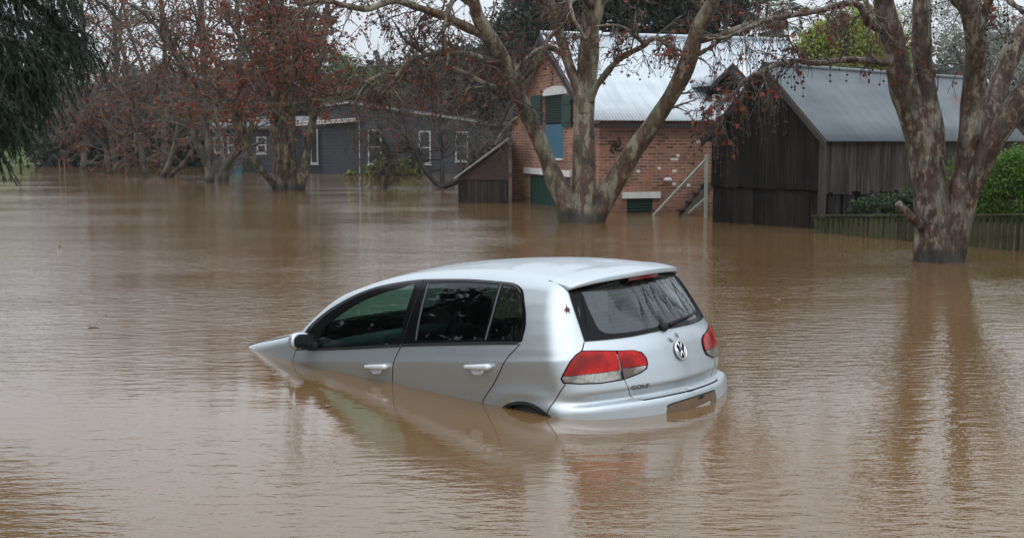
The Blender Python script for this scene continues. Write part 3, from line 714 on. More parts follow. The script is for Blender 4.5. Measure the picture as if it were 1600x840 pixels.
    def rear_pt(a, b, sg=1):
        a = np.radians(np.asarray(a, float)) * sg; b = np.asarray(b, float)
        o = np.stack([np.full_like(a, 3.2), np.zeros_like(a), b], -1); d = np.stack([np.cos(a), np.sin(a), np.zeros_like(a)], -1)
        p = solve(o, d, 0, 1.8); n = grad(p[..., 0], p[..., 1], p[..., 2], .014)
        return p, np.where(p[..., 1:2] < 0, n * np.array([1, 1, 1]), n)
    def front_pt(a, b, sg=1):
        a = np.asarray(a, float); b = np.asarray(b, float)
        o = np.stack([np.full_like(a, 2.6), a, b], -1); d = np.zeros_like(o); d[..., 0] = -1
        p = solve(o, d, 0, 2.8); n = grad(p[..., 0], p[..., 1], p[..., 2]); return p, n
    PJ = dict(side=side_pt, rear=rear_pt, front=front_pt)
    def tol(p): return [(LX(q[0]), q[1], q[2]) for q in p]
    def patch(name, mat, mode, outline, holes=(), off=.003, thick=.004, sg=1, parent=None, grid=None, smooth=True, label=None):
        g = grid or ((.03, .03) if mode != 'rear' else (1.0, .02))
        def dens(poly):
            out = []
            for i in range(len(poly)):
                p, q_ = poly[i], poly[(i + 1) % len(poly)]; k = max(1, int(math.ceil(max(abs(p[0] - q_[0]) / g[0], abs(p[1] - q_[1]) / g[1]))))
                out += [(p[0] + (q_[0] - p[0]) * j / k, p[1] + (q_[1] - p[1]) * j / k) for j in range(k)]
            return out
        vs, fs = fill2d(dens(outline), [dens(h) for h in holes], g); a = [p[0] for p in vs]; b = [p[1] for p in vs]
        p, n = PJ[mode](a, b, sg); top = p + n * off; bot = p + n * (off - thick); N = len(vs)
        V = tol(top) + (tol(bot) if thick else []); F = [tuple(f) for f in fs] + ([tuple(i + N for i in reversed(f)) for f in fs] if thick else [])
        ed = set()
        for f in fs:
            for i in range(len(f)): ed.add((f[i], f[(i + 1) % len(f)]))
        for x, y in ed:
            if thick and (y, x) not in ed: F.append((y, x, x + N, y + N))
        m = M(); m.add(V, F); o = m.build(name, mat, parent or root, smooth, label)
        me = o.data; bm = bmesh.new(); bm.from_mesh(me); bmesh.ops.recalc_face_normals(bm, faces=bm.faces); bm.to_mesh(me); bm.free()
        if smooth:
            nn = [Vector((-q[0], q[1], q[2])) for q in n]
            me.normals_split_custom_set([(tuple(nn[l.vertex_index]) if l.vertex_index < N else tuple(-nn[l.vertex_index - N])) for l in me.loops])
        return o
    def strip(name, mat, mode, pts, w=.007, off=.0012, sg=1, parent=None, n=8, build=True):
        P = crom(pts, n); a = [p[0] for p in P]; b = [p[1] for p in P]
        p, nn = PJ[mode](a, b, sg); V = []; F = []; k = len(P)
        for i in range(k):
            d = p[min(i + 1, k - 1)] - p[max(i - 1, 0)]; d /= np.linalg.norm(d); c = np.cross(nn[i], d); c /= np.linalg.norm(c)
            for sx in (-.5, .5): V.append(p[i] + c * w * sx + nn[i] * off)
            for sx in (.5, -.5): V.append(p[i] + c * w * sx - nn[i] * .003)
        for i in range(k - 1):
            for j in range(4): F.append((i * 4 + j, i * 4 + (j + 1) % 4, (i + 1) * 4 + (j + 1) % 4, (i + 1) * 4 + j))
        m = M(); m.add(tol(V), F)
        if not build: return m
        return m.build(name, mat, parent or root)

    # ---- feature outlines (s, z) on the side, (degrees, z) round the rear
    DLO = crom([(1.33, .900), (1.92, .936), (2.45, .968), (2.88, .987), (3.32, 1.002), (3.60, 1.008), (3.632, 1.045), (3.632, 1.12), (3.60, 1.20), (3.56, 1.265), (3.515, 1.328), (3.47, 1.357), (3.42, 1.373), (3.34, 1.385), (3.03, 1.405), (2.827, 1.411), (2.5, 1.413), (2.36, 1.409), (2.148, 1.392), (1.936, 1.364), (1.738, 1.312), (1.549, 1.236), (1.40, 1.162), (1.26, 1.065), (1.225, .99), (1.25, .925)], 3, True)
    GLF = crom([(1.455, .935), (1.96, .958), (2.40, .985), (2.405, 1.17), (2.375, 1.382), (2.25, 1.360), (2.1, 1.334), (1.95, 1.296), (1.8, 1.245), (1.65, 1.172), (1.53, 1.092), (1.46, 1.0)], 3, True)
    GLR = [(2.60, 1.0), (3.285, 1.022), (3.285, 1.19), (3.262, 1.372), (3.0, 1.387), (2.72, 1.390), (2.505, 1.384), (2.56, 1.17)]
    GLQ = [(3.325, 1.024), (3.57, 1.03), (3.606, 1.07), (3.596, 1.15), (3.55, 1.24), (3.485, 1.32), (3.42, 1.352), (3.305, 1.368), (3.325, 1.19)]
    RG = [(a, z) for a, z in ((-38.6, 1.005), (-30, .998), (-20, .997), (-10, 1.003), (0, 1.006), (10, 1.003), (20, .997), (30, .998), (38.6, 1.002), (39.4, 1.08), (40.4, 1.17), (41.6, 1.27), (42.2, 1.325), (41, 1.345), (30, 1.365), (15, 1.378), (0, 1.382), (-15, 1.378), (-30, 1.365), (-41, 1.345), (-42.2, 1.325), (-41.6, 1.27), (-40.4, 1.17), (-39.4, 1.08))]
    RGI = crom([(-29, 1.032), (-20, 1.024), (0, 1.032), (20, 1.024), (29, 1.032), (32.5, 1.066), (33.8, 1.13), (35, 1.21), (35.8, 1.285), (35, 1.305), (18, 1.345), (0, 1.352), (-18, 1.345), (-35, 1.305), (-35.8, 1.285), (-35, 1.21), (-33.8, 1.13), (-32.5, 1.066)], 3, True)
    WSC = [(-.66, 1.06), (.66, 1.06), (.60, 1.25), (.52, 1.40), (.30, 1.425), (-.30, 1.425), (-.52, 1.40), (-.60, 1.25)]
    def ipoly(P, poly):
        x, y = P; c = np.zeros(x.shape, bool); n = len(poly); j = n - 1
        for i in range(n):
            (x1, y1), (x2, y2) = poly[i], poly[j]
            if y1 != y2: c ^= ((y1 > y) != (y2 > y)) & (x < (x2 - x1) * (y - y1) / (y2 - y1) + x1)
            j = i
        return c
    # ---- body surface: rays from a spine inside the car
    nth, ns, ncap = 300, 200, 110
    th = np.linspace(0, math.pi, nth + 1)          # 0 = up, pi = down, on the y>0 side
    # rear cap
    al = np.linspace(0, math.pi / 2, ncap + 1); al[0] = 1e-4   # 0 = straight back
    rows_o = []; rows_d = []
    zc = lambda s: .75 - .12 * np.clip((2.0 - s) / 1.0, 0, 1)
    for a in al:
        rows_o.append(np.tile([3.2, 0, .75], (nth + 1, 1))); rows_d.append(np.stack([np.full(nth + 1, math.cos(a)), math.sin(a) * np.sin(th), math.sin(a) * np.cos(th)], -1))
    for s_ in np.linspace(3.2, 1.0, ns + 1)[1:]:
        rows_o.append(np.tile([s_, 0, zc(s_)], (nth + 1, 1))); rows_d.append(np.stack([np.zeros(nth + 1), np.sin(th), np.cos(th)], -1))
    for a in al[::-1][1:]:
        rows_o.append(np.tile([1.0, 0, .63], (nth + 1, 1))); rows_d.append(np.stack([np.full(nth + 1, -math.cos(a)), math.sin(a) * np.sin(th), math.sin(a) * np.cos(th)], -1))
    O = np.array(rows_o); D = np.array(rows_d)
    P = solve(O, D, 0, 2.2); Nn = grad(P[..., 0], P[..., 1], P[..., 2])
    P[:, 0, 1] = 0; P[:, -1, 1] = 0
    nr, nc = P.shape[:2]
    idx = np.arange(nr * nc).reshape(nr, nc)
    q = np.stack([idx[:-1, :-1], idx[:-1, 1:], idx[1:, 1:], idx[1:, :-1]], -1).reshape(-1, 4)
    Pf = P.reshape(-1, 3); Nf = Nn.reshape(-1, 3); C = Pf[q].mean(1); CN = Nf[q].mean(1)
    s_, y_, z_ = C.T; phi = np.degrees(np.arctan2(y_, s_ - 3.2))
    def shrink(poly, d):
        c = np.mean(np.array(poly), 0); return [tuple(np.array(p) + (c - np.array(p)) / np.linalg.norm(c - np.array(p)) * d) for p in poly]
    hole = np.zeros(len(q), bool)
    onside = (CN[:, 1] > .35) & (s_ < 3.72)
    hole |= ipoly((s_, z_), shrink(DLO, .015)) & onside
    rg = (s_ > 3.6) & ipoly((phi, z_), [(-37, 1.016), (0, 1.018), (37, 1.016), (37.8, 1.1), (38.8, 1.2), (39.6, 1.31), (0, 1.36), (-39, 1.31)])
    hole |= rg
    hole |= (s_ < 2.3) & (CN[:, 0] < -.2) & ipoly((y_, z_), shrink(WSC, .012)) & (z_ > 1.07)
    arch = ((s_ - 3.64) ** 2 + (z_ - .27) ** 2 < .350 ** 2) | ((s_ - .86) ** 2 + (z_ - .27) ** 2 < .350 ** 2)
    hole |= arch & (y_ > .5) & (z_ < .75)
    # regions
    reg = np.zeros(len(q), int)           # 0 shell, 1 front door, 2 rear door, 3 tailgate, 4 rear bumper, 5 bonnet
    fd = ipoly((s_, z_), [(1.13, .90), (1.095, .80), (1.10, .30), (2.33, .30), (2.33, .62), (2.386, .857), (2.465, 1.0), (1.3, .96)])
    rd = ipoly((s_, z_), [(2.33, .30), (3.03, .30), (3.15, .42), (3.293, .634), (3.43, .778), (3.53, .912), (3.63, 1.02), (2.465, 1.0), (2.386, .857), (2.33, .62)])
    reg[fd & (CN[:, 1] > .3)] = 1; reg[rd & (CN[:, 1] > .3)] = 2
    TG = [(38.7, 1.0), (40.2, .94), (26.6, .745), (24.4, .633), (23.8, .60), (0, .600), (-5, .6), (-5, 1.4), (30, 1.40), (42.4, 1.33)]
    reg[(s_ > 3.6) & ipoly((phi, z_), TG)] = 3
    reg[(s_ > 3.6) & (z_ < .77) & (reg != 3) & (phi < 52.5 - (z_ - .577) * 35) & (phi > -1)] = 4
    hood_r = (s_ < 1.16) & (CN[:, 2] > .5) & (y_ < .745) & (z_ < 1.06)
    reg[hood_r] = 5
    def part(name, mask, mat, mirror='both', parent=root):
        qs = q[mask]
        V = []; F = []; NV = []
        used = np.unique(qs); mp_ = -np.ones(nr * nc, int); mp_[used] = np.arange(len(used)); k = len(used)
        Vp = Pf[used]; Np = Nf[used]
        base = 0
        if mirror in ('both', 'left'):
            V += [(LX(a), b, c) for a, b, c in Vp]; NV += [(-a, b, c) for a, b, c in Np]; F += [tuple(int(i) for i in f[::-1]) for f in mp_[qs]]; base = k
        if mirror in ('both', 'right'):
            V += [(LX(a), -b, c) for a, b, c in Vp]; NV += [(-a, -b, c) for a, b, c in Np]; F += [tuple(int(i) + base for i in f) for f in mp_[qs]]
        me = bpy.data.meshes.new(name); me.from_pydata(V, [], F); me.materials.append(mat)
        me.polygons.foreach_set('use_smooth', [True] * len(F))
        # winding check
        f0 = me.polygons[len(F) // 3]; vn = Vector(NV[f0.vertices[0]])
        me.update()
        if f0.normal.dot(vn) < 0: me.flip_normals()
        me.normals_split_custom_set_from_vertices(NV)
        o = bpy.data.objects.new(name, me); COL.objects.link(o); o.parent = parent
        return o
    keep = ~hole
    body = part('body', keep & (reg == 0), PAINT)
    doorL = part('front_door', keep & (reg == 1), PAINT, 'left'); doorR = part('front_door', keep & (reg == 1), PAINT, 'right')
    rdL = part('rear_door', keep & (reg == 2), PAINT, 'left'); rdR = part('rear_door', keep & (reg == 2), PAINT, 'right')
    tg = part('tailgate', keep & (reg == 3), PAINT); bump = part('rear_bumper', keep & (reg == 4), PAINT); bonnet = part('bonnet', keep & (reg == 5), PAINT)
    # cabin lining: the inside of the shell
    lin = keep & (z_ > .3) & (s_ > 1.15)
    qs = q[lin]; m = M()
    Pi = Pf - Nf * .035
    used = np.unique(qs); mp_ = -np.ones(nr * nc, int); mp_[used] = np.arange(len(used)); k = len(used)
    m.add([(LX(a), b, c) for a, b, c in Pi[used]], [tuple(int(i) for i in f) for f in mp_[qs]])
    m.add([(LX(a), -b, c) for a, b, c in Pi[used]], [tuple(int(i) for i in f[::-1]) for f in mp_[qs]])
    cabin = m.build('cabin_lining', LINER, root, True)

    for sg, dF, dR in ((1, doorL, rdL), (-1, doorR, rdR)):
        patch('window_surround', TRIM, 'side', DLO, [GLF, GLR, GLQ], .004, .007, sg)
        patch('window', GF, 'side', GLF, [], .0015, 0, sg, dF); patch('window', GR, 'side', GLR, [], .0015, 0, sg, dR); patch('quarter_window', GR, 'side', GLQ, [], .0015, 0, sg, dR)
        strip('window_seal', GREYSEAL, 'side', [(2.53, 1.385), (2.575, 1.17), (2.60, 1.0)], .012, .0055, sg, dR)
        strip('window_seal', GREYSEAL, 'side', [(3.285, 1.372), (3.31, 1.19), (3.305, 1.02)], .014, .0055, sg, dR)
        strip('window_seal', GREYSEAL, 'side', [(2.46, 1.403), (2.90, 1.401), (3.33, 1.377), (3.44, 1.356), (3.50, 1.318)], .006, .0055, sg, dR)
        strip('window_seal', GREYSEAL, 'side', [(1.30, 1.06), (1.42, 1.145), (1.56, 1.22), (1.75, 1.297), (1.94, 1.35), (2.15, 1.379), (2.45, 1.402)], .006, .0055, sg, dF)
        strip('belt_seal', RUB, 'side', [(1.37, .900), (1.92, .930), (2.44, .962)], .020, .006, sg, dF)
        strip('belt_seal', RUB, 'side', [(2.45, .963), (2.88, .982), (3.32, .999), (3.60, 1.006)], .020, .006, sg, dR)
        strip('door_gap', SEAM, 'side', [(1.30, .905), (1.15, .892), (1.118, .85), (1.096, .79), (1.09, .70), (1.09, .45)], .007, .0012, sg, dF)
        strip('door_gap', SEAM, 'side', [(2.455, .965), (2.42, .92), (2.386, .857), (2.36, .78), (2.335, .66), (2.33, .45)], .008, .0012, sg, dR)
        strip('door_gap', SEAM, 'side', [(3.62, 1.0), (3.575, .957), (3.53, .912), (3.43, .778), (3.36, .70), (3.293, .634), (3.20, .50)], .008, .0012, sg, dR)
        strip('door_gap', SEAM, 'side', [(2.462, 1.398), (2.475, 1.20), (2.455, .97)], .005, .0052, sg, dR)
        strip('wheel_arch_lip', RUB, 'side', [(3.64 - .352 * math.cos(a), .27 + .352 * math.sin(a)) for a in [math.pi * k / 16 for k in range(17)]], .022, .002, sg)
        strip('bumper_gap', SEAM, 'side', [(3.968, .75), (3.905, .66), (3.857, .58), (3.83, .50)], .007, .0012, sg, bump)
        # door handles: a bowed bar over a tilted cup, sky-lit brightness in their colour
        for dd, s0, z0 in ((dF, 2.055, .795), (dR, 3.135, .838)):
            sl = .0345; P_ = []; Rr = []
            for k in range(15):
                t = k / 14; s1 = s0 + .265 * t; yb = float(side_pt([s1], [z0 + sl * .265 * t])[0][0][1])
                out = .030 * math.sin(math.pi * min(1, max(0, t * 1.0))) ** .45
                P_.append((LX(s1), sg * (yb + .004 + out), z0 + .009 * t + .004)); Rr.append(.0135 + .009 * t * (1 - .0 * t) if 0 < k < 14 else .006)
            m = M(); 
            m.tube(P_, Rr, 12); h = m.build('door_handle', HANDLE, dd, True)
            m = M(); V = []; F = []; nn_ = 20; sc_, zc_ = s0 + .115, z0 - .018
            yb = float(side_pt([sc_], [zc_])[0][0][1])
            for r_ in range(5):
                for k in range(nn_):
                    a = 2 * math.pi * k / nn_; rr = 1 - r_ / 4.5
                    yy = float(side_pt([sc_], [zc_ + .036 * rr * math.sin(a)])[0][0][1]) if r_ == 0 else yb
                    V.append((LX(sc_ + .066 * rr * math.cos(a)), sg * (yy + .001 + .024 * (.5 - .5 * rr * math.sin(a)) * (1 if r_ else .2)), zc_ + .036 * rr * math.sin(a)))
            for r_ in range(4):
                for k in range(nn_): F.append((r_ * nn_ + k, r_ * nn_ + (k + 1) % nn_, (r_ + 1) * nn_ + (k + 1) % nn_, (r_ + 1) * nn_ + k))
            F.append(tuple(4 * nn_ + k for k in range(nn_))); m.add(V, F); cup = m.build('handle_cup', HANDLE, dd, True)
            bm = bmesh.new(); bm.from_mesh(cup.data); bmesh.ops.recalc_face_normals(bm, faces=bm.faces)
            bm.to_mesh(cup.data); bm.free()
        # mirror
        m = M(); V = []; F = []; nu, nv = 24, 14
        cx, cy, cz = 1.40, .985, .982
        for i in range(nv + 1):
            ph = math.pi * i / nv
            for j in range(nu):
                a = 2 * math.pi * j / nu
                sgn = lambda x, e: math.copysign(abs(x) ** e, x)
                x = sgn(math.cos(ph), .8); y = sgn(math.sin(ph), .8) * sgn(math.cos(a), .75); z = sgn(math.sin(ph), .8) * sgn(math.sin(a), .75)
                ss = .075 * x if x < 0 else .04 * x           # flat glass side faces the tail
                V.append((LX(cx + ss), sg * (cy + .108 * y * (1 - .12 * z)), cz + .070 * z + .012 * y))
        for i in range(nv):
            for j in range(nu): F.append((i * nu + j, i * nu + (j + 1) % nu, (i + 1) * nu + (j + 1) % nu, (i + 1) * nu + j))
        m.add(V, F); mir = m.build('door_mirror', PAINT, dF, True)
        bm = bmesh.new(); bm.from_mesh(mir.data); bmesh.ops.remove_doubles(bm, verts=bm.verts, dist=.0005); bmesh.ops.recalc_face_normals(bm, faces=bm.faces); bm.to_mesh(mir.data); bm.free()
        mir.data.materials.append(RUB)
        for p_ in mir.data.polygons:
            if p_.center.x < LX(cx + .030) or p_.center.z < cz - .05: p_.material_index = 1
        m = M(); V = [(LX(cx + .041), sg * (cy + .088 * math.copysign(abs(math.cos(a)) ** .6, math.cos(a))), cz + .055 * math.copysign(abs(math.sin(a)) ** .6, math.sin(a))) for a in [2 * math.pi * k / 24 for k in range(24)]]
        V += [(x - .006, y, z) for x, y, z in V]; m.add(V, [tuple(range(24)), tuple(range(47, 23, -1))] + [(k, k + 24, (k + 1) % 24 + 24, (k + 1) % 24) for k in range(24)]); m.build('mirror_glass', MT('mirror').set(Base_Color=(.25, .27, .28, 1), Metallic=1.0, Roughness=.05).m if sg > 0 else bpy.data.materials['mirror'], mir)
        m = M(); m.tube([(LX(cx + .01), sg * .845, cz - .055), (LX(cx), sg * .93, cz - .05)], [.035, .03], 8); m.build('mirror_arm', RUB, mir, True)
        # lamps
        outer = [(46.6, .762), (47.3, .785), (46.2, .825), (44.2, .885), (42.2, .922), (40.2, .942), (35, .934), (28.3, .919), (27.9, .84), (27.6, .747), (35, .742), (42, .751)]
        inner = [(27.5, .918), (24, .915), (21.2, .908), (18.6, .89), (17.4, .858), (17.2, .825), (17.9, .795), (20.2, .775), (23, .762), (26.7, .748), (27.1, .84)]
        patch('lamp_surround', TRIM, 'rear', [(a, z) for a, z in [(47.3, .755), (48.0, .785), (46.7, .83), (44.6, .892), (42.5, .929), (40.3, .950), (35, .942), (27.6, .926), (21.0, .915), (18.0, .896), (16.6, .86), (16.4, .823), (17.2, .788), (19.8, .767), (23, .753), (27.3, .739), (35, .734), (42, .743)]], [], .004, .006, sg, grid=(.5, .015))
        for nm, poly, par, cut in (('tail_lamp', outer, root, .803), ('tail_lamp', inner, tg, .812)):
            P2 = [(a, z) for a, z in poly]
            # red above, clear below a sloping divide
            def clip(poly, zcut, above):
                out = []
                for i in range(len(poly)):
                    p1, p2 = poly[i], poly[(i + 1) % len(poly)]
                    i1, i2 = (p1[1] > zcut) == above, (p2[1] > zcut) == above
                    if i1: out.append(p1)
                    if i1 != i2:
                        t = (zcut - p1[1]) / (p2[1] - p1[1]); out.append((p1[0] + (p2[0] - p1[0]) * t, zcut))
                return out
            lo = patch(nm, RED, 'rear', clip(P2, cut, True), [], .012, .012, sg, par)
            patch('clear_lens', CLEAR, 'rear', clip(P2, cut - .004, False), [], .010, .010, sg, lo)
        # headlamps, under water
        # wheels
    for nm, s0 in (('rear', 3.64), ('front', .86)):
        for sg in (1, -1):
            w = empty('wheel'); w.parent = root; w.location = (LX(s0), sg * .765, .30)
            def ring(prof, k=40):
                V = []; F = []
                for r_, y in prof:
                    for j in range(k):
                        a = 2 * math.pi * j / k; V.append((r_ * math.cos(a), y * sg, r_ * math.sin(a)))
                n_ = len(prof)
                for i in range(n_ - 1):
                    for j in range(k): F.append((i * k + j, i * k + (j + 1) % k, (i + 1) * k + (j + 1) % k, (i + 1) * k + j))
                return V, F
            m = M(); m.add(*ring([(.205, -.09), (.29, -.10), (.315, -.07), (.318, 0), (.315, .07), (.29, .10), (.205, .09)])); m.build('tyre', RUB, w, True)
            m = M(); m.add(*ring([(.205, -.09), (.195, 0), (.205, .085), (.212, .088)]))
            for k in range(5):
                T = Matrix.Rotation(k * 2 * math.pi / 5, 4, 'Y'); m.box(.03, .20, sg * .05 - .012, sg * .05 + .012, -.022, .022, T)
            m.tube([(0, sg * .02, 0), (0, sg * .07, 0)], .05, 16); m.build('rim', CHROME, w)
            # dark wheel well
            m = M(); V = []; F = []; k = 24
            for y in (.50, .845):
                for j in range(k + 1):
                    a = math.pi * j / k; V.append((LX(s0) + .372 * math.cos(a), sg * y, .27 + .372 * math.sin(a)))
            for j in range(k): F.append((j, j + 1, j + k + 2, j + k + 1))
            F.append(tuple(range(k, -1, -1))); m.add(V, F); m.build('wheel_well', RUB, root)
    # rear screen
    patch('rear_window_band', TRIM, 'rear', RG, [RGI], .008, .010, 1, tg, grid=(.5, .02)); patch('rear_window', GB, 'rear', RGI, [], .005, 0, 1, tg, grid=(.6, .012))
    m = M()
    for k in range(11):
        z = 1.06 + k * .024; e = 31 + (z - 1.06) * 14
        mm = strip('', None, 'rear', [(-e, z), (-e / 2, z), (0, z), (e / 2, z), (e, z)], .0018, -.002, 1, build=False, n=6); m.add(mm.v, mm.f)
    m.build('heating_lines', MT('heater_line').set(Base_Color=(.05, .07, .065, 1), Roughness=.5).m, tg)
    patch('windscreen', GF, 'front', WSC, [], .002, 0)
    # tailgate gaps
    strip('tailgate_gap', SEAM, 'rear', [(38.8, .998), (39.6, .965), (40.1, .948)], .008, .0012, 1, tg)
    strip('tailgate_gap', SEAM, 'rear', [(-38.8, .998), (-39.6, .965), (-40.1, .948)], .008, .0012, 1, tg)
    for sg in (1, -1): strip('tailgate_gap', SEAM, 'rear', [(26.6, .745), (25.6, .69), (24.4, .633), (23.0, .607), (20.0, .600)], .004, .0012, sg, tg)
    strip('tailgate_gap', SEAM, 'rear', [(21, .600), (10, .600), (0, .600), (-10, .600), (-21, .600)], .012, .0015, 1, tg)
    strip('roof_gap', SEAM, 'side', [(3.838, 1.32), (3.80, 1.36), (3.77, 1.385)], .006, .0012)
    # spoiler
    ny = 40; V = []; F = []
    prof_n = None
    for i in range(ny + 1):
        y = -.585 + 1.17 * i / ny; ya = abs(y); e = (ya / .585)
        zt = float(T0(3.70)) - .052 * (y / .6) ** 2; 
        s_gap = 3.70 - .02 * e ** 2
        roofz = lambda s_: float(T0(s_)) - .052 * (y / .6) ** 2
        tip = 4.055 - .165 * e ** 2 - .03 * e ** 8; tz = 1.405 - .028 * e ** 2 - .02 * e ** 6; th_ = .032 * (1 - .45 * e ** 6)
        drop = .0 + .012 * e ** 8
        pr = [(s_gap, roofz(s_gap) + .001), (s_gap + .012, roofz(s_gap + .012) + .002), ((s_gap * 2 + tip) / 3, (roofz(s_gap) * 2 + tz) / 3 + .014 * (1 - e ** 4)), ((s_gap + tip * 2) / 3, (roofz(s_gap) + tz * 2) / 3 + .014 * (1 - e ** 4)), (tip - .02, tz + .006), (tip - .004, tz), (tip, tz - .008), (tip - .004, tz - th_), (tip - .02, tz - th_ - .006), (tip - .09, tz - th_ - .008), (3.80 - .1 * e ** 2, 1.30)]
        for a, b in pr: V.append((LX(a), y, b - drop))
    k = len(pr)
    for i in range(ny):
        for j in range(k - 1): F.append((i * k + j, (i + 1) * k + j, (i + 1) * k + j + 1, i * k + j + 1))
    F.append(tuple(range(k))); F.append(tuple(ny * k + j for j in range(k - 1, -1, -1)))
    m = M(); m.add(V, F); sp = m.build('roof_spoiler', PAINT, tg, True)
    bm = bmesh.new(); bm.from_mesh(sp.data); bmesh.ops.recalc_face_normals(bm, faces=bm.faces); bm.to_mesh(sp.data); bm.free()
    md = sp.modifiers.new('edge', 'EDGE_SPLIT'); md.split_angle = R_(50)
    m = M(); V = []; F = []
    for i in range(13):
        y = -.16 + .32 * i / 12
        for ds, z in ((4.022, 1.368), (4.026, 1.346), (3.97, 1.335)): V.append((LX(ds - .42 * y * y), y, z))
    for i in range(12):
        for j in range(2): F.append((i * 3 + j, (i + 1) * 3 + j, (i + 1) * 3 + j + 1, i * 3 + j + 1))
    m.add(V, F); m.build('high_brake_lamp', MT('dark_red_lens').set(Base_Color=(.22, .006, .008, 1), Roughness=.15).m, tg)
    # wiper
    m = M()
    pp, nn = rear_pt([1.0, -8, -17, -24.5], [1.022, 1.040, 1.046, 1.050]); pts = [tuple(a + b * c) for a, b, c in zip(pp, nn, (.03, .03, .022, .014))]
    m.tube(tol(pts), [.014, .011, .008, .005], 8); wp = m.build('rear_wiper', RUB, tg, True)
    m = M(); p0, n0 = rear_pt([3.2], [1.022]); c = p0[0] + n0[0] * .004; m.tube(tol([c, c + n0[0] * .022, c + n0[0] * .034]), [.034, .030, .016], 14); m.build('wiper_pivot', RUB, wp, True)
    m = M(); pp, nn = rear_pt([-3, -10, -17, -24, -30], [1.030, 1.048, 1.056, 1.058, 1.055]); m.tube(tol([a + b * .008 for a, b in zip(pp, nn)]), .0045, 6); m.build('wiper_blade', RUB, wp, True)
    # emblem
    p0, n0 = rear_pt([0.2], [.862]); c = Vector(tol(p0)[0]); n = Vector((-n0[0][0], n0[0][1], n0[0][2])).normalized()
    right = Vector((0, 0, 1)).cross(n).normalized(); up = n.cross(right)
    FR = Matrix((right * .84, up, n)).transposed().to_4x4(); FR.translation = c + n * .006
    def frame_tube(m, pts, r, k=8, closed=False): m.tube([tuple(FR @ Vector(p)) for p in pts], r, k)
    m = M(); rr = .062
    m.tube([tuple(FR @ Vector((0, 0, -.012))), tuple(FR @ Vector((0, 0, .006)))], rr * .9, 36); em = m.build('emblem', MT('emblem_dark').set(Base_Color=(.012, .014, .018, 1), Roughness=.25).m, tg, False)
    m = M(); frame_tube(m, [(rr * math.cos(a), rr * math.sin(a), .007) for a in [2 * math.pi * k / 40 for k in range(42)]], .0075, 8)
    m.build('emblem_ring', CHROME, em, True)
    m = M()
    frame_tube(m, [(-.023, .054, .009), (0, .006, .009)], .0054, 6); frame_tube(m, [(.023, .054, .009), (0, .006, .009)], .0054, 6)
    for sx in (-1, 1):
        frame_tube(m, [(sx * .053, .023, .009), (sx * .026, -.050, .009)], .0052, 6); frame_tube(m, [(sx * .026, -.050, .009), (0, .000, .009)], .0052, 6)
    m.build('emblem_letters', CHROME, em, True)
    # lettering
    def text(body, ang, z, size, mat, name):
        cu = bpy.data.curves.new(name, 'FONT'); cu.body = body; cu.size = size; cu.extrude = .0025; cu.bevel_depth = .0006; cu.align_x = 'CENTER'; cu.space_character = 1.15
        ob = bpy.data.objects.new('tmp', cu); COL.objects.link(ob)
        me = bpy.data.meshes.new_from_object(ob.evaluated_get(bpy.context.evaluated_depsgraph_get())); COL.objects.unlink(ob); bpy.data.objects.remove(ob)
        p0, n0 = rear_pt([ang], [z]); c = Vector(tol(p0)[0]); n = Vector((-n0[0][0], n0[0][1], n0[0][2])).normalized()
        rt = Vector((0, 0, 1)).cross(n).normalized(); up_ = n.cross(rt)
        T = Matrix((rt, up_, n)).transposed().to_4x4(); T.translation = c + n * .004
        me.transform(T @ Matrix.Diagonal((1.25, 1, 1, 1))); me.materials.clear(); me.materials.append(mat); me.name = name
        o = bpy.data.objects.new(name, me); COL.objects.link(o); o.parent = tg
    bpy.context.view_layer.update()
    text('GOLF', 21.0, .672, .040, MT('dark_chrome').set(Base_Color=(.25, .26, .27, 1), Metallic=1.0, Roughness=.2).m, 'lettering')
    text('TSI', -24.0, .742, .034, MT('red_chrome').set(Base_Color=(.30, .12, .12, 1), Metallic=.6, Roughness=.3).m, 'lettering')
    # number plate recess: flat patch, brown reflection of the water put into its colour
    patch('plate_recess', varied('recess_water_reflection', (.13, .08, .045), (.19, .12, .07), 8, .35, .1), 'rear', [(13.2, .50), (12.6, .535), (11, .545), (0, .556), (-11, .556), (-14.0, .550), (-15.0, .52), (-15.2, .33), (13.2, .33)], [], .002, .004, 1, bump)
    strip('recess_edge', SEAM, 'rear', [(12.8, .528), (11, .547), (0, .558), (-11, .558), (-14, .552)], .006, .0045, 1, bump)
    patch('plate_lamp', SEAM, 'rear', [(-2.0, .540), (-4.0, .552), (-5.5, .548), (-4.0, .535)], [], .014, .012, 1, bump)
    patch('number_plate', varied('plate_white', (.45, .45, .42), (.62, .62, .58), 6, .4, 0), 'rear', [(8, .36), (8, .470), (-9, .500), (-9, .37)], [], .010, .006, 1, bump)
    # seats
    def cushion(m, c, sx, sy, sz, T=None, e=.45):
        V = []; F = []; nu, nv = 20, 12; sgn = lambda x: math.copysign(abs(x) ** e, x)
        for i in range(nv + 1):
            ph = math.pi * i / nv - math.pi / 2
            for j in range(nu):
                a = 2 * math.pi * j / nu; p = Vector((sx * sgn(math.cos(ph)) * sgn(math.cos(a)), sy * sgn(math.cos(ph)) * sgn(math.sin(a)), sz * sgn(math.sin(ph))))
                if T: p = T @ p
                V.append((c[0] + p.x, c[1] + p.y, c[2] + p.z))
        for i in range(nv):
            for j in range(nu): F.append((i * nu + j, i * nu + (j + 1) % nu, (i + 1) * nu + (j + 1) % nu, (i + 1) * nu + j))
        m.add(V, F)
    rake = Matrix.Rotation(R_(-18), 3, 'Y')
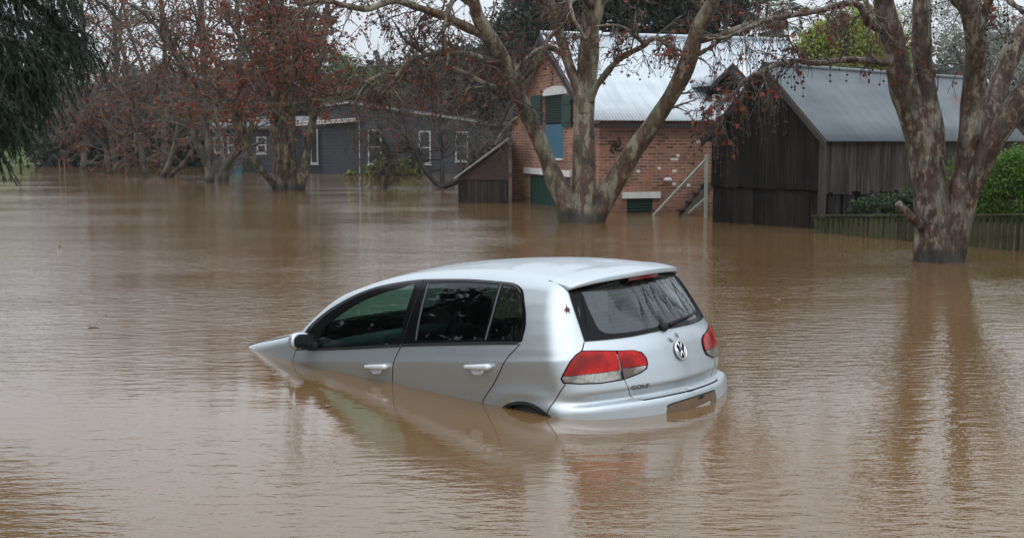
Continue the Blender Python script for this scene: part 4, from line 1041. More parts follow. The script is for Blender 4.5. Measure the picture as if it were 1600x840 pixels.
    for y in (.37, -.37):
        st = empty('front_seat'); st.parent = root
        m = M(); cushion(m, (LX(2.28), y, .42), .27, .25, .08); m.build('seat_base', CLOTH, st, True)
        m = M(); cushion(m, (LX(2.60), y, .74), .07, .25, .31, rake); m.build('seat_back', CLOTH, st, True)
        m = M(); cushion(m, (LX(2.74), y, 1.17), .045, .13, .09, rake); m.build('headrest', CLOTH, st, True)
    st = empty('rear_seat'); st.parent = root
    m = M(); cushion(m, (LX(3.05), 0, .44), .25, .64, .09); m.build('seat_base', CLOTH, st, True)
    m = M(); cushion(m, (LX(3.42), 0, .76), .07, .64, .27, rake); m.build('seat_back', CLOTH, st, True)
    for y in (.38, -.38):
        m = M(); cushion(m, (LX(3.52), y, 1.10), .04, .12, .07, rake); m.build('headrest', CLOTH, st, True)
    m = M(); cushion(m, (LX(1.42), 0, .82), .22, .76, .13); m.build('dashboard', CLOTH, root, True)
    m = M(); cxs = [(LX(1.78) - .05 * math.sin(a) , -.37 + .18 * math.cos(a), .90 + .17 * math.sin(a)) for a in [2 * math.pi * k / 30 for k in range(31)]]; m.tube(cxs, .015, 8)
    for a in (0, math.pi, -math.pi / 2): m.tube([(LX(1.78), -.37, .90), (LX(1.78) - .05 * math.sin(a), -.37 + .17 * math.cos(a), .90 + .16 * math.sin(a))], .014, 6)
    m.tube([(LX(1.78), -.37, .90), (LX(1.5), -.37, .82)], .04, 8); m.build('steering_wheel', CLOTH, root, True)
    m = M(); V = [(LX(3.60), -.58, .985), (LX(3.60), .58, .985), (LX(3.98), .50, .975), (LX(3.98), -.50, .975)]; m.add(V + [(a, b, c - .02) for a, b, c in V], [(0, 1, 2, 3), (7, 6, 5, 4), (0, 4, 5, 1), (1, 5, 6, 2), (2, 6, 7, 3), (3, 7, 4, 0)]); m.build('parcel_shelf', LINER, root)
    # bonnet gap
    def top_pt(a, b, sg=1):
        a = np.asarray(a, float); b = np.asarray(b, float)
        o = np.stack([a, b * sg, np.full_like(a, .6)], -1); d = np.zeros_like(o); d[..., 2] = 1
        p = solve(o, d, 0, 1.2); return p, grad(p[..., 0], p[..., 1], p[..., 2])
    PJ['top'] = top_pt
    for sg in (1, -1): strip('bonnet_gap', SEAM, 'top', [(-.1, .70), (.10, .715), (.30, .722), (.47, .732), (.70, .762), (.90, .775), (1.02, .755), (1.08, .72)], .022, .002, sg, bonnet)
    strip('cowl_edge', RUB, 'top', [(1.13, .69), (1.0, .50), (.93, .25), (.91, 0), (.93, -.25), (1.0, -.50), (1.13, -.69)], .05, .003)
    # front bumper details below the water
    for sg in (1, -1):
        m = M(); 
        pp, nn = front_pt([sg * .42, sg * .52, sg * .60, sg * .66], [.62, .63, .645, .66]); m.tube(tol(pp + nn * .0), [.05, .07, .07, .04], 10); m.build('headlamp', CLEAR, root, True)
    m = M(); m.tube(tol(front_pt([-.35, 0, .35], [.58, .58, .58])[0]), .03, 6); m.build('grille', RUB, root)
    m = M(); m.box(LX(3.9), LX(.35), -.76, .76, .17, .22); m.build('floor_pan', RUB, root)
    # a fallen leaf on the rear pillar and twigs by the emblem
    p0, n0 = side_pt([3.884], [1.206]); c = Vector(tol(p0)[0]); n = Vector((-n0[0][0], n0[0][1], n0[0][2]))
    wm = Matrix.Translation(root.location) @ rot
    def star(m, c, n, r, rot0=0, lift=.003):
        n = n.normalized(); a = n.orthogonal().normalized(); b = n.cross(a); V = [tuple(c + n * lift)]
        for k in range(14):
            rr = r * ((1, .36) [k % 2]) * {0: 1, 2: .95, 4: .62, 6: .45, 8: 1.15, 10: .5, 12: .8}.get(k, 1); t = rot0 + 2 * math.pi * k / 14; V.append(tuple(c + n * (lift + .006 * (k % 2 == 0)) + (a * math.cos(t) + b * math.sin(t)) * rr))
        m.add(V, [(0, k + 1, (k + 1) % 14 + 1) for k in range(14)])
    m = M(); star(m, wm @ c, wm.to_3x3() @ n, .036, .4); o = m.build('fallen_leaf', varied('dark_red_leaf', (.10, .012, .010), (.16, .025, .015), 60, .5, .1)); tag(o, 'small dark red star-shaped leaf stuck on the silver rear pillar', 'leaf')
    for a0, z0, a1, z1, lb in ((3.5, .955, 2.4, .925, 'thin dark twig stuck left above the round tailgate emblem'), (-1.6, .975, -2.0, .945, 'thin dark twig stuck right above the round tailgate emblem')):
        pp, nn = rear_pt([a0, (a0 + a1) / 2 + .5, a1], [z0, (z0 + z1) / 2, z1]); V = [wm @ Vector(x) for x in tol(pp + nn * .006)]
        m = M(); m.tube(V, [.0015, .003, .004], 5); m.tube([V[1], V[1] + Vector((.012, -.006, .010))], .002, 4); o = m.build('twig', RUB); tag(o, lb, 'twig')
    return root
make_car()

# ------------------------------------------------------------------ vegetation
def rvec(rng): 
    while True:
        v = Vector((rng.uniform(-1, 1), rng.uniform(-1, 1), rng.uniform(-1, 1)))
        if .1 < v.length < 1: return v.normalized()
def star_leaf(m, c, n, r, rng, k=5, hang=None):
    n = n.normalized(); a = n.orthogonal().normalized(); b = n.cross(a); r0 = rng.uniform(0, 6.3); V = [tuple(c)]
    for i in range(2 * k):
        rr = r * (1 if i % 2 == 0 else .42) * rng.uniform(.8, 1.1); t = r0 + math.pi * i / k
        p = c + (a * math.cos(t) + b * math.sin(t)) * rr + n * (rng.uniform(.0, .35) * r * (i % 2 == 0)); V.append((p.x, p.y, p.z))
    m.add(V, [(0, i + 1, (i + 1) % (2 * k) + 1) for i in range(2 * k)])
def quad_leaf(m, c, n, r, rng, asp=.6):
    n = n.normalized(); a = n.orthogonal().normalized(); b = n.cross(a); t = rng.uniform(0, 6.3)
    u = (a * math.cos(t) + b * math.sin(t)) * r; w = n.cross(u).normalized() * r * asp
    P = [c - u, c + w * .8 + n * r * .2, c + u, c - w * .8 + n * r * .2]
    m.add([(p.x, p.y, p.z) for p in P], [(0, 1, 2, 3)])
def ball(m, c, r, k=6):
    V = [(c.x, c.y, c.z - r)]; 
    for ph in (-.5, .5):
        for j in range(k):
            a = 2 * math.pi * (j + (ph > 0) * .5) / k; V.append((c.x + r * .87 * math.cos(a), c.y + r * .87 * math.sin(a), c.z + r * ph))
    V.append((c.x, c.y, c.z + r)); n = len(V) - 1
    F = [(0, 1 + (j + 1) % k, 1 + j) for j in range(k)] + [(n, 1 + k + j, 1 + k + (j + 1) % k) for j in range(k)]
    for j in range(k): F += [(1 + j, 1 + (j + 1) % k, 1 + k + j), (1 + (j + 1) % k, 1 + k + (j + 1) % k, 1 + k + j)]
    m.add(V, F)
def limb(m, pts, rng, Y0=None, knob=.06, k=10, sub=5):
    """pts: (u, v, halfwidth px, depth) of the photo -> tapered knobbly limb; returns world path"""
    W3 = []
    for u, v, hw, Y in pts: p = at(u, v, Y); W3.append((p.x, p.y, p.z, hw * Y / F_PX))
    C = crom(W3, sub); path = []; rad = []
    ph = [rng.uniform(0, 6.3) for _ in range(6)]; acc = 0
    for i, (x, y, z, r) in enumerate(C):
        if i: acc += math.dist(C[i][:3], C[i - 1][:3])
        q = acc / max(r * 2.2, .02); w = r * knob * 2.0
        path.append(Vector((x + w * math.sin(q * .9 + ph[0]), y + w * math.sin(q * .7 + ph[1]), z))); rad.append(r * (1 + knob * (math.sin(q * 1.3 + ph[2]) + .6 * math.sin(q * 2.9 + ph[3]))))
    m.tube(path, rad, k); return path, rad
class Grow:
    def __init__(s, rng, wood, twig, leaves, cfg, balls=None): s.r, s.w, s.t, s.l, s.c, s.b = rng, wood, twig, leaves, cfg, balls
    def go(s, p, d, L, r, lvl):
        c, rng = s.c, s.r; n = 6 if lvl <= 1 else (5 if lvl == 2 else 4); P = [p.copy()]; Rr = [r]; D = []
        d = d.normalized()
        for i in range(n):
            d = (d + rvec(rng) * c['wander'] + Vector((0, 0, c['trop'][min(lvl, 3)]))).normalized(); p = p + d * (L / n); P.append(p); D.append(d)
            Rr.append(max(c['rmin'], r * (1 - .75 * (i + 1) / n)))
        (s.w if lvl <= 1 else s.t).tube(P, Rr, 6 if lvl <= 1 else (4 if lvl == 2 else 3), cap=False)
        if lvl < c['depth']:
            for k in range(c['kids'][lvl]):
                t = rng.uniform(.25, 1); i = min(n - 1, int(t * n)); q = P[i].lerp(P[i + 1], t * n - i)
                ax = rvec(rng); ang = rng.uniform(.45, 1.15); nd = Matrix.Rotation(ang, 3, D[i].cross(ax).normalized()) @ D[i]
                s.go(q, nd, L * rng.uniform(.4, .75) * c['ratio'], max(c['rmin'], Rr[i] * rng.uniform(.45, .65)), lvl + 1)
        if lvl >= c['depth'] - 1:
            for k in range(c['leaf'][0] if lvl == c['depth'] else c['leaf'][1]):
                if rng.random() > c['pleaf']: continue
                i = rng.randint(1, n); q = P[i] + rvec(rng) * c['lr'] * .8 + Vector((0, 0, -c['lr'] * .6))
                if c['star']: star_leaf(s.l, q, rvec(rng) + Vector((0, -.4, 0)), c['lr'] * rng.uniform(.6, 1.2), rng)
                else: quad_leaf(s.l, q, rvec(rng), c['lr'] * rng.uniform(.6, 1.3), rng, .75)
            if s.b is not None and rng.random() < c['pball']:
                q = P[-1]; 
                for _ in range(rng.randint(1, 3)):
                    dz = rng.uniform(.05, .22); e = q + Vector((rng.uniform(-.02, .02), rng.uniform(-.02, .02), -dz)); s.t.tube([q, e], c['rmin'] * .6, 3, cap=False); s.b.append((e.copy(), c['br'])); q = e

def seeds(sb, r, inv):
    # a hundred nearest balls in view as parts, the rest as one
    inview = sorted([q for q in sb if abs(q[0].x) < .43 * q[0].y and q[0].z < 1.747 + .118 * q[0].y], key=lambda q: q[0].y)[:100]
    ids = set(id(q) for q in inview); m = M(); mm = M(); ball(mm, Vector((0, 0, 0)), inview[0][1]); me = None
    for q, rad in inview:
        if me is None: o = mm.build('seed_ball', SEED, r, True); me = o.data
        else: o = bpy.data.objects.new('seed_ball', me); COL.objects.link(o); o.parent = r
        o.location = q + inv
    for q in sb:
        if id(q) not in ids: ball(m, *q)
    if m.n: o = m.build('seed_balls', SEED, r, True); o.location = inv; o['kind'] = 'stuff'
BARK1 = bark('plane_bark_grey', (.30, .28, .20), (.14, .078, .048), (.045, .034, .026), 1.0, .55, (.085, .095, .05))
BARK2 = bark('plane_bark_brown', (.29, .265, .205), (.095, .046, .029), (.022, .016, .013), 1.9, .60, (.09, .09, .06))
BARK3 = bark('distant_bark', (.13, .115, .080), (.062, .042, .028), (.028, .022, .018), .8, .52, (.07, .075, .045))
BARK4 = bark('mottled_distant_bark', (.22, .20, .12), (.075, .048, .03), (.03, .022, .017), 1.2, .54)
TWIG = MT('twig_bark').set(Base_Color=(.060, .045, .035, 1), Roughness=.8).m
TWIG2 = MT('pale_twig_bark').set(Base_Color=(.085, .070, .052, 1), Roughness=.8).m
DARKWOOD = varied('wet_black_wood', (.018, .015, .013), (.04, .034, .028), 6, .7, .4)
RUST = leafmat('rust_leaves', [(0, (.16, .022, .012)), (.4, (.24, .045, .02)), (.7, (.12, .035, .018)), (1, (.30, .085, .03))])
RUST2 = leafmat('red_brown_leaves', [(0, (.17, .028, .010)), (.4, (.25, .055, .016)), (.7, (.10, .030, .014)), (1, (.34, .095, .03))])
SEED = MT('seed_ball').set(Base_Color=(.035, .025, .018, 1), Roughness=.9).m

def centre_tree():
    rng = random.Random(21)
    base = at(905, 347, 25.8)
    r = empty('plane_tree', (base.x, 25.8, -1.3), 0, 'mottled plane tree with three spreading limbs in the water before the brick barn', 'tree')
    tr, br, tw, lf, sb = M(), M(), M(), M(), []
    inv = Vector((-base.x, -25.8, 1.3)); Y = 25.8
    A = [(898, 385, 34, Y), (892, 345, 25, Y), (884, 312, 19, Y), (870, 285, 15, Y), (851, 238, 12.5, Y), (828, 190, 12.5, Y - .1), (808, 143, 11.5, Y - .3), (789, 98, 11, Y - .5), (765, 58, 11, Y - .7), (745, 20, 10, Y - 1), (733, -30, 9, Y - 1.3), (722, -110, 6, Y - 1.6)]
    B = [(908, 385, 36, Y), (909, 345, 30, Y), (911, 300, 20, Y), (911, 250, 17.5, Y), (914, 195, 16, Y), (917, 140, 15, Y + .1), (919, 90, 15.5, Y + .1), (921, 40, 14, Y), (926, 0, 13, Y), (934, -60, 10, Y), (950, -130, 6, Y)]
    C = [(914, 385, 34, Y), (925, 345, 24, Y), (944, 312, 17, Y), (962, 280, 17, Y - .1), (986, 240, 15, Y - .3), (1013, 205, 13, Y - .5), (1040, 165, 13, Y - .7), (1062, 125, 13.5, Y - .9), (1078, 85, 13, Y - 1.1), (1092, 45, 12, Y - 1.3), (1112, 5, 11, Y - 1.5), (1135, -55, 8, Y - 1.8), (1150, -120, 5, Y - 2)]
    B2 = [(913, 180, 12, Y), (903, 140, 9.5, Y + .1), (892, 108, 8.5, Y + .2), (880, 70, 8, Y + .3), (866, 30, 7.5, Y + .3), (858, -10, 7, Y + .3), (850, -80, 5, Y)]
    B3 = [(922, 60, 10, Y), (932, 30, 9, Y - .2), (940, 0, 8, Y - .3), (952, -50, 6, Y - .4)]
    paths = []
    for P in (A, B, C): paths.append(limb(tr, P, rng, k=14, knob=.05))
    for P in (B2, B3): paths.append(limb(tr, P, rng, k=10))
    sec = [
     [(775, 72, 8, Y - .6), (752, 55, 7.5, Y - .8), (722, 38, 7, Y - 1.1), (690, 25, 6.5, Y - 1.4), (655, 12, 6, Y - 1.7), (615, 2, 5.5, Y - 2), (575, 14, 5, Y - 2.2), (545, 10, 4.5, Y - 2.4), (505, 2, 3.5, Y - 2.6), (470, 8, 2.5, Y - 2.7)],
     [(790, 105, 6, Y - .4), (765, 95, 5, Y - .6), (735, 86, 4.5, Y - .8), (700, 84, 4.2, Y - 1), (668, 86, 4.5, Y - 1.2), (640, 98, 5, Y - 1.4), (622, 116, 4, Y - 1.5), (606, 138, 3, Y - 1.6), (594, 150, 2, Y - 1.6)],
     [(668, 86, 4, Y - 1.2), (650, 75, 3, Y - 1.3), (632, 62, 2.2, Y - 1.5), (618, 38, 1.6, Y - 1.6)],
     [(635, 110, 3.6, Y - 1.4), (600, 116, 3, Y - 1.5), (575, 128, 2.6, Y - 1.5), (560, 150, 2, Y - 1.6), (552, 178, 1.5, Y - 1.6)],
     [(800, 145, 6, Y - .2), (785, 140, 4.5, Y - .4), (760, 132, 3.5, Y - .6), (735, 118, 3, Y - .7), (705, 105, 2.4, Y - .9), (675, 92, 2, Y - 1)],
     [(878, 85, 5, Y + .2), (860, 75, 4, Y), (838, 80, 3.6, Y - .2), (815, 100, 3.4, Y - .4), (795, 125, 3, Y - .5), (782, 150, 2.2, Y - .6)],
     [(922, 158, 7, Y), (935, 132, 5.5, Y - .2), (952, 108, 5, Y - .4), (978, 86, 4.5, Y - .6), (1005, 72, 4.4, Y - .8), (1022, 60, 4, Y - .9), (1040, 68, 4, Y - 1), (1062, 88, 4, Y - 1)],
     [(1008, 72, 3.5, Y - .8), (985, 50, 3, Y - .9), (960, 40, 2.6, Y - 1), (930, 42, 2, Y - 1.1)],
     [(1085, 62, 7, Y - 1.2), (1120, 58, 5, Y - 1.4), (1150, 46, 5, Y - 1.6), (1180, 35, 4.5, Y - 1.8), (1220, 28, 4.2, Y - 2), (1262, 20, 3.8, Y - 2.2), (1310, 12, 3.2, Y - 2.4), (1352, -4, 2.4, Y - 2.6)],
     [(1078, 92, 4, Y - 1), (1100, 80, 3.5, Y - 1.1), (1125, 62, 3, Y - 1.2), (1138, 30, 2.6, Y - 1.3), (1142, -10, 2, Y - 1.3)],
     [(740, 10, 6, Y - 1), (715, -5, 5, Y - 1.2), (700, 20, 4.2, Y - 1.4), (693, 55, 3.4, Y - 1.5), (700, 95, 2.6, Y - 1.5), (690, 125, 1.8, Y - 1.6)],
     [(930, 10, 6, Y - .2), (905, -5, 5, Y - .4), (890, 10, 4, Y - .8), (902, 40, 3.4, Y - 1), (916, 62, 3, Y - 1.2)],
     [(805, 132, 5, Y - .4), (822, 118, 4, Y - .7), (845, 90, 3.6, Y - .9), (858, 60, 3, Y - 1), (880, 40, 2.4, Y - 1.1)]]
    for P in sec: paths.append(limb(br, P, rng, k=7, knob=.12))
    cfg = dict(wander=.30, trop=[0, -.03, -.10, -.22], rmin=.0065, depth=3, kids=[4, 4, 3], ratio=1.0, leaf=[2, 1], pleaf=.22, lr=.062, star=True, pball=.07, br=.021)
    G = Grow(rng, br, tw, lf, cfg, sb)
    for pi, (path, rad) in enumerate(paths):
        n = len(path); sec_ = pi >= 5
        cnt = int(n * (.55 if sec_ else .22))
        for _ in range(cnt):
            i = rng.randint(int(n * (.25 if sec_ else .48)), n - 2); d = (path[i + 1] - path[i]).normalized(); q = path[i]
            if q.z > 4.9: continue
            nd = (Matrix.Rotation(rng.uniform(.6, 1.4), 3, d.cross(rvec(rng)).normalized()) @ d + Vector((0, 0, .08)))
            L = rng.uniform(.6, 1.5) if not sec_ else rng.uniform(.35, 1.1)
            if q.x > .3: L *= .72
            G.go(q, nd, L, min(rad[i] * .45, .035 if not sec_ else .02), 1)
    for nm, m, mt, sm in (('trunk', tr, BARK1, True), ('branches', br, BARK1, True), ('twigs', tw, TWIG, False), ('leaves', lf, RUST, False)):
        o = m.build(nm, mt, r, sm); o.location = inv
    seeds(sb, r, inv)
centre_tree()

def right_tree():
    rng = random.Random(5); Y = 17.4; base = at(1470, 408, Y)
    r = empty('plane_tree', (base.x, Y, -1.3), 0, 'big thick plane tree with peeling brown bark standing in the flood by the mossy fence', 'tree'); inv = Vector((-base.x, -Y, 1.3))
    tr, br, tw, lf, sb = M(), M(), M(), M(), []
    L1 = [(1462, 470, 40, Y), (1462, 408, 32, Y), (1460, 370, 29, Y), (1458, 330, 27, Y), (1453, 290, 26, Y), (1444, 245, 27, Y), (1436, 205, 26, Y), (1423, 165, 23, Y), (1408, 120, 20, Y - .1), (1396, 75, 18, Y - .2), (1386, 30, 16.5, Y - .3), (1379, -20, 15, Y - .4), (1370, -90, 12, Y - .5)]
    L2 = [(1456, 250, 22, Y), (1452, 205, 20, Y + .05), (1447, 160, 17, Y + .1), (1443, 110, 15.5, Y + .1), (1441, 60, 14.5, Y + .1), (1440, 10, 14, Y + .1), (1440, -60, 12, Y + .1)]
    M1 = [(1480, 470, 36, Y), (1482, 408, 26, Y), (1486, 370, 24, Y), (1494, 330, 22, Y), (1502, 290, 20, Y), (1508, 250, 18, Y), (1515, 210, 18, Y - .1), (1521, 170, 17.5, Y - .1), (1524, 130, 17, Y - .2), (1525, 90, 16.5, Y - .3), (1522, 50, 16, Y - .4), (1514, 15, 15, Y - .5), (1500, -25, 12, Y - .6), (1480, -70, 10, Y - .7)]
    R1 = [(1486, 430, 16, Y), (1492, 390, 18, Y), (1501, 345, 19, Y), (1515, 300, 17, Y - .1), (1532, 262, 17, Y - .2), (1548, 225, 18, Y - .3), (1568, 190, 18, Y - .4), (1592, 155, 17, Y - .5), (1622, 120, 17, Y - .6), (1665, 80, 15, Y - .8), (1720, 30, 12, Y - 1), (1760, -40, 9, Y - 1.1), (1790, -130, 5, Y - 1.2), (1800, -200, 2, Y - 1.2)]
    R2 = [(1506, 300, 10, Y), (1514, 262, 12, Y), (1528, 225, 13, Y - .1), (1540, 190, 14, Y + .1), (1552, 155, 14.5, Y + .2), (1566, 118, 15, Y + .3), (1583, 80, 15, Y + .3), (1606, 40, 14, Y + .3), (1632, 0, 12, Y + .3), (1660, -50, 9, Y + .3), (1690, -130, 4, Y + .3)]
    S1 = [(1455, 375, 12, Y), (1436, 352, 9, Y - .15), (1420, 336, 8, Y - .25), (1404, 318, 6.5, Y - .35)]
    S2 = [(1526, 60, 8, Y - .3), (1540, 20, 7, Y - .5), (1556, -20, 6, Y - .6)]
    S3 = [(1515, 22, 9, Y - .4), (1498, 4, 8, Y - .6), (1478, -14, 7, Y - .8)]
    S4 = [(1447, 150, 5, Y + .1), (1455, 125, 4, Y + .0), (1463, 108, 4, Y - .1)]
    paths = [limb(tr, P, rng, k=16, knob=.045) for P in (L1, L2, M1, R1, R2)]
    for P in (S1, S2, S3, S4): limb(tr, P, rng, k=8, knob=.10)
    sec = [
     [(1396, 98, 8, Y - .2), (1375, 98, 5.5, Y - .5), (1345, 94, 5, Y - .8), (1310, 95, 4.8, Y - 1.1), (1278, 99, 4.5, Y - 1.4), (1245, 96, 4.2, Y - 1.7), (1214, 101, 4, Y - 2), (1190, 112, 3.6, Y - 2.1), (1165, 125, 3.2, Y - 2.2), (1148, 145, 2.6, Y - 2.3), (1120, 165, 2.2, Y - 2.3), (1096, 180, 1.7, Y - 2.4)],
     [(1262, 97, 3.2, Y - 1.5), (1250, 84, 3, Y - 1.6), (1238, 76, 2.6, Y - 1.7), (1222, 80, 2, Y - 1.8)],
     [(1382, 45, 8, Y - .3), (1364, 42, 6, Y - .6), (1350, 26, 5.2, Y - .9), (1342, 8, 5, Y - 1.1), (1318, 6, 4.6, Y - 1.3), (1290, 14, 4.4, Y - 1.5), (1255, 22, 4, Y - 1.8), (1218, 27, 4, Y - 2), (1185, 36, 4, Y - 2.2), (1160, 48, 3.6, Y - 2.4), (1130, 60, 2.6, Y - 2.5), (1100, 60, 2, Y - 2.6)],
     [(1352, 0, 4, Y - .8), (1362, 30, 3, Y - 1), (1352, 60, 1.6, Y - 1)],
     [(1505, -10, 5, Y - .6), (1540, -20, 4.4, Y - .9), (1575, 0, 4, Y - 1.2), (1600, 22, 3, Y - 1.3)]]
    for P in sec: paths.append(limb(br, P, rng, k=7, knob=.13))
    cfg = dict(wander=.34, trop=[0, -.05, -.16, -.34], rmin=.0042, depth=3, kids=[3, 3, 3], ratio=1.0, leaf=[2, 1], pleaf=.10, lr=.055, star=True, pball=.17, br=.0175)
    G = Grow(rng, br, tw, lf, cfg, sb)
    for pi, (path, rad) in enumerate(paths):
        n = len(path); s_ = pi >= 5
        for _ in range(int(n * (.5 if s_ else .10))):
            i = rng.randint(int(n * (.1 if s_ else .6)), n - 2); d = (path[i + 1] - path[i]).normalized(); q = path[i]
            if q.z > 4.1: continue
            nd = Matrix.Rotation(rng.uniform(.6, 1.3), 3, d.cross(rvec(rng)).normalized()) @ d + Vector((0, 0, -.05))
            G.go(q, nd, rng.uniform(.2, .62), min(rad[i] * .4, .014), 1)
    # leafy clusters at the branch end by the shed gable
    P, _ = paths[5]
    cfg2 = dict(cfg); cfg2.update(pleaf=.3, kids=[2, 3, 2]); G.c = cfg2
    for i in range(int(len(P) * .66), len(P), 3):
        G.go(P[i], rvec(rng) + Vector((0, 0, -.5)), rng.uniform(.25, .6), .010, 1)
    for nm, m, mt, sm in (('trunk', tr, BARK2, True), ('branches', br, BARK2, True), ('twigs', tw, TWIG, False), ('leaves', lf, RUST, False)):
        o = m.build(nm, mt, r, sm); o.location = inv
    seeds(sb, r, inv)
right_tree()

def red_tree(name, label, stems, Y, seed, cfgx={}, bmat=None, lmat=None, top=9.0, dens=1.0, group='red-leaved trees in the flood'):
    rng = random.Random(seed); b = at(stems[0][0][0], stems[0][0][1], Y)
    r = empty(name, (b.x, Y, -1.2), 0, label, 'tree', group); inv = Vector((-b.x, -Y, 1.2))
    tr, br, tw, lf = M(), M(), M(), M(); paths = []
    for S in stems:
        u0, v0, hw0 = S[0][:3]
        pts = [(u0, v0 + 30, hw0 * .95, Y)] + [(p[0], p[1], p[2] * .8, Y + (p[3] if len(p) > 3 else 0)) for p in S]
        paths.append(limb(tr, pts, rng, k=9, knob=.09))
    cfg = dict(wander=.30, trop=[0, .02, -.03, -.08], rmin=.010 * Y / 50 + .002, depth=3, kids=[4, 4, 4], ratio=1.05, leaf=[3, 1], pleaf=.5, lr=.085, star=False, pball=0, br=.02); cfg.update(cfgx)
    G = Grow(rng, br, tw, lf, cfg)
    for path, rad in paths:
        n = len(path)
        for _ in range(int(n * .27 * dens)):
            i = rng.randint(int(n * .45), n - 2); q = path[i]
            if q.z > top: continue
            d = (path[i + 1] - path[i]).normalized(); nd = Matrix.Rotation(rng.uniform(.5, 1.25), 3, d.cross(rvec(rng)).normalized()) @ d
            G.go(q, nd, rng.uniform(.9, 2.3) * cfg.get('bl', 1), min(rad[i] * .5, .06), 1)
    parts = [('trunk', tr, bmat or BARK3, True), ('branches', br, bmat or BARK3, True), ('twigs', tw, TWIG2, False)]
    if lf.n: parts.append(('leaves', lf, lmat or RUST2, False))
    for nm, m, mt, sm in parts: o = m.build(nm, mt, r, sm); o.location = inv
# the dense one at the edge of the house
red_tree('red_leaf_tree', 'dense red-leaved tree with thick clustered trunks in front of the grey house', [
    [(440, 297, 14), (436, 260, 11), (431, 220, 9), (430, 180, 8.5), (436, 130, 8), (430, 80, 7), (418, 30, 6), (410, -40, 5)],
    [(455, 297, 15), (456, 255, 10), (455, 215, 9), (452, 170, 9), (450, 120, 8.5), (446, 75, 8, .5), (440, 25, 7, 1), (440, -50, 5, 1)],
    [(466, 297, 13), (474, 262, 11), (482, 225, 9.5), (488, 185, 8), (492, 140, 7, .4), (500, 95, 6, .6), (508, 40, 5, .8), (515, -30, 4, 1)],
    [(433, 296, 7), (414, 274, 6.5, -.3), (396, 248, 6.5, -.6), (384, 222, 6, -.8), (374, 195, 6, -1), (360, 165, 5, -1.2), (340, 140, 4, -1.4), (312, 120, 3, -1.5)],
    [(448, 297, 8), (446, 245, 7, -.5), (443, 200, 7, -.7), (448, 150, 6, -.9), (462, 100, 5, -1), (480, 50, 4, -1), (490, 0, 3, -1)],
    [(440, 190, 5, -.2), (420, 150, 5, -.4), (400, 110, 4.5, -.5), (385, 70, 4, -.6), (362, 40, 3.4, -.7), (350, 0, 3, -.8)]],
    42.6, 3, dict(leaf=[9, 4], pleaf=.65, lr=.072, kids=[4, 4, 4]), dens=1.35, top=6.3, bmat=BARK4)
red_tree('red_leaf_tree', 'red-leaved tree with elbow-bent grey trunk beside the house wing', [
    [(346, 285, 8), (350, 268, 8), (356, 258, 8), (366, 236, 7), (374, 205, 6.5), (384, 175, 6), (396, 150, 5), (408, 120, 4), (415, 80, 3)],
    [(352, 268, 7), (362, 250, 6), (378, 228, 6, -.4), (392, 200, 5, -.6), (398, 170, 4.5, -.8), (402, 130, 4, -1)],
    [(352, 262, 5), (346, 236, 4.5, .4), (342, 205, 4, .8), (335, 170, 3.5, 1), (322, 120, 3, 1.2), (318, 60, 2.5, 1.3)]],
    50.5, 4, dict(leaf=[3, 2], pleaf=.5, lr=.075), dens=1.1, top=8)
red_tree('red_leaf_tree', 'red-leaved tree with dark V-forked trunk left of the elbow-bent one', [
    [(327, 286, 9), (325, 262, 9), (318, 242, 8), (306, 218, 7), (298, 190, 6), (290, 150, 5.5), (282, 100, 5), (262, 50, 4), (250, 0, 3)],
    [(328, 270, 8), (326, 240, 7.5), (322, 200, 7, .3), (322, 150, 7, .5), (318, 100, 6.5, .7), (316, 50, 6, .9), (314, 0, 5, 1), (314, -50, 4, 1)],
    [(318, 150, 4, .4), (290, 110, 4, -.2), (262, 70, 4, -.6), (235, 30, 3.5, -1), (205, 8, 3, -1.2)]],
    51, 6, dict(leaf=[3, 1], pleaf=.5, lr=.078), dens=1.3, top=9)
red_tree('red_leaf_tree', 'slim red-leaved tree with trunk leaning right behind the drowned verge', [
    [(256, 278, 6), (262, 260, 5.5), (270, 238, 5), (276, 212, 5), (280, 180, 4), (286, 140, 3.5), (296, 90, 3), (300, 40, 2.4)],
    [(268, 276, 4.5), (284, 258, 4.5, -.4), (300, 238, 4.5, -.6), (312, 215, 4, -.8), (330, 190, 3, -.9)]],
    58, 7, dict(leaf=[3, 1], pleaf=.5, lr=.085), dens=1.6, top=10)
red_tree('red_leaf_tree', 'slim dark-trunked red-leaved tree leaning left between pale forked tree and leaning one', [
    [(231, 277, 6.5), (226, 260, 6), (221, 240, 5.5), (215, 216, 5), (212, 190, 4.5), (205, 150, 4), (196, 100, 3.5), (186, 50, 3)],
    [(214, 210, 4), (226, 180, 3.5, .4), (240, 150, 3, .8), (250, 100, 3, 1)]],
    58, 8, dict(leaf=[3, 1], pleaf=.5, lr=.085), dens=1.9, top=10)
red_tree('red_leaf_tree', 'pale many-forked tree with thin red leaves furthest left in the flood', [
    [(172, 270, 6), (168, 250, 5.5), (164, 228, 5), (158, 205, 4.5), (148, 185, 4), (135, 170, 3)],
    [(181, 270, 7), (180, 248, 6.5), (176, 222, 6), (174, 195, 5.5), (176, 160, 5), (182, 110, 4.5), (180, 60, 4), (176, 10, 3)],
    [(188, 266, 5), (198, 254, 4.5), (208, 243, 4), (225, 232, 3)],
    [(168, 236, 3.5), (150, 215, 3, -.3), (130, 206, 2.5, -.5), (110, 195, 2, -.6)]],
    66, 9, dict(leaf=[3, 1], pleaf=.42, lr=.11, rmin=.02), dens=2.0, top=11)
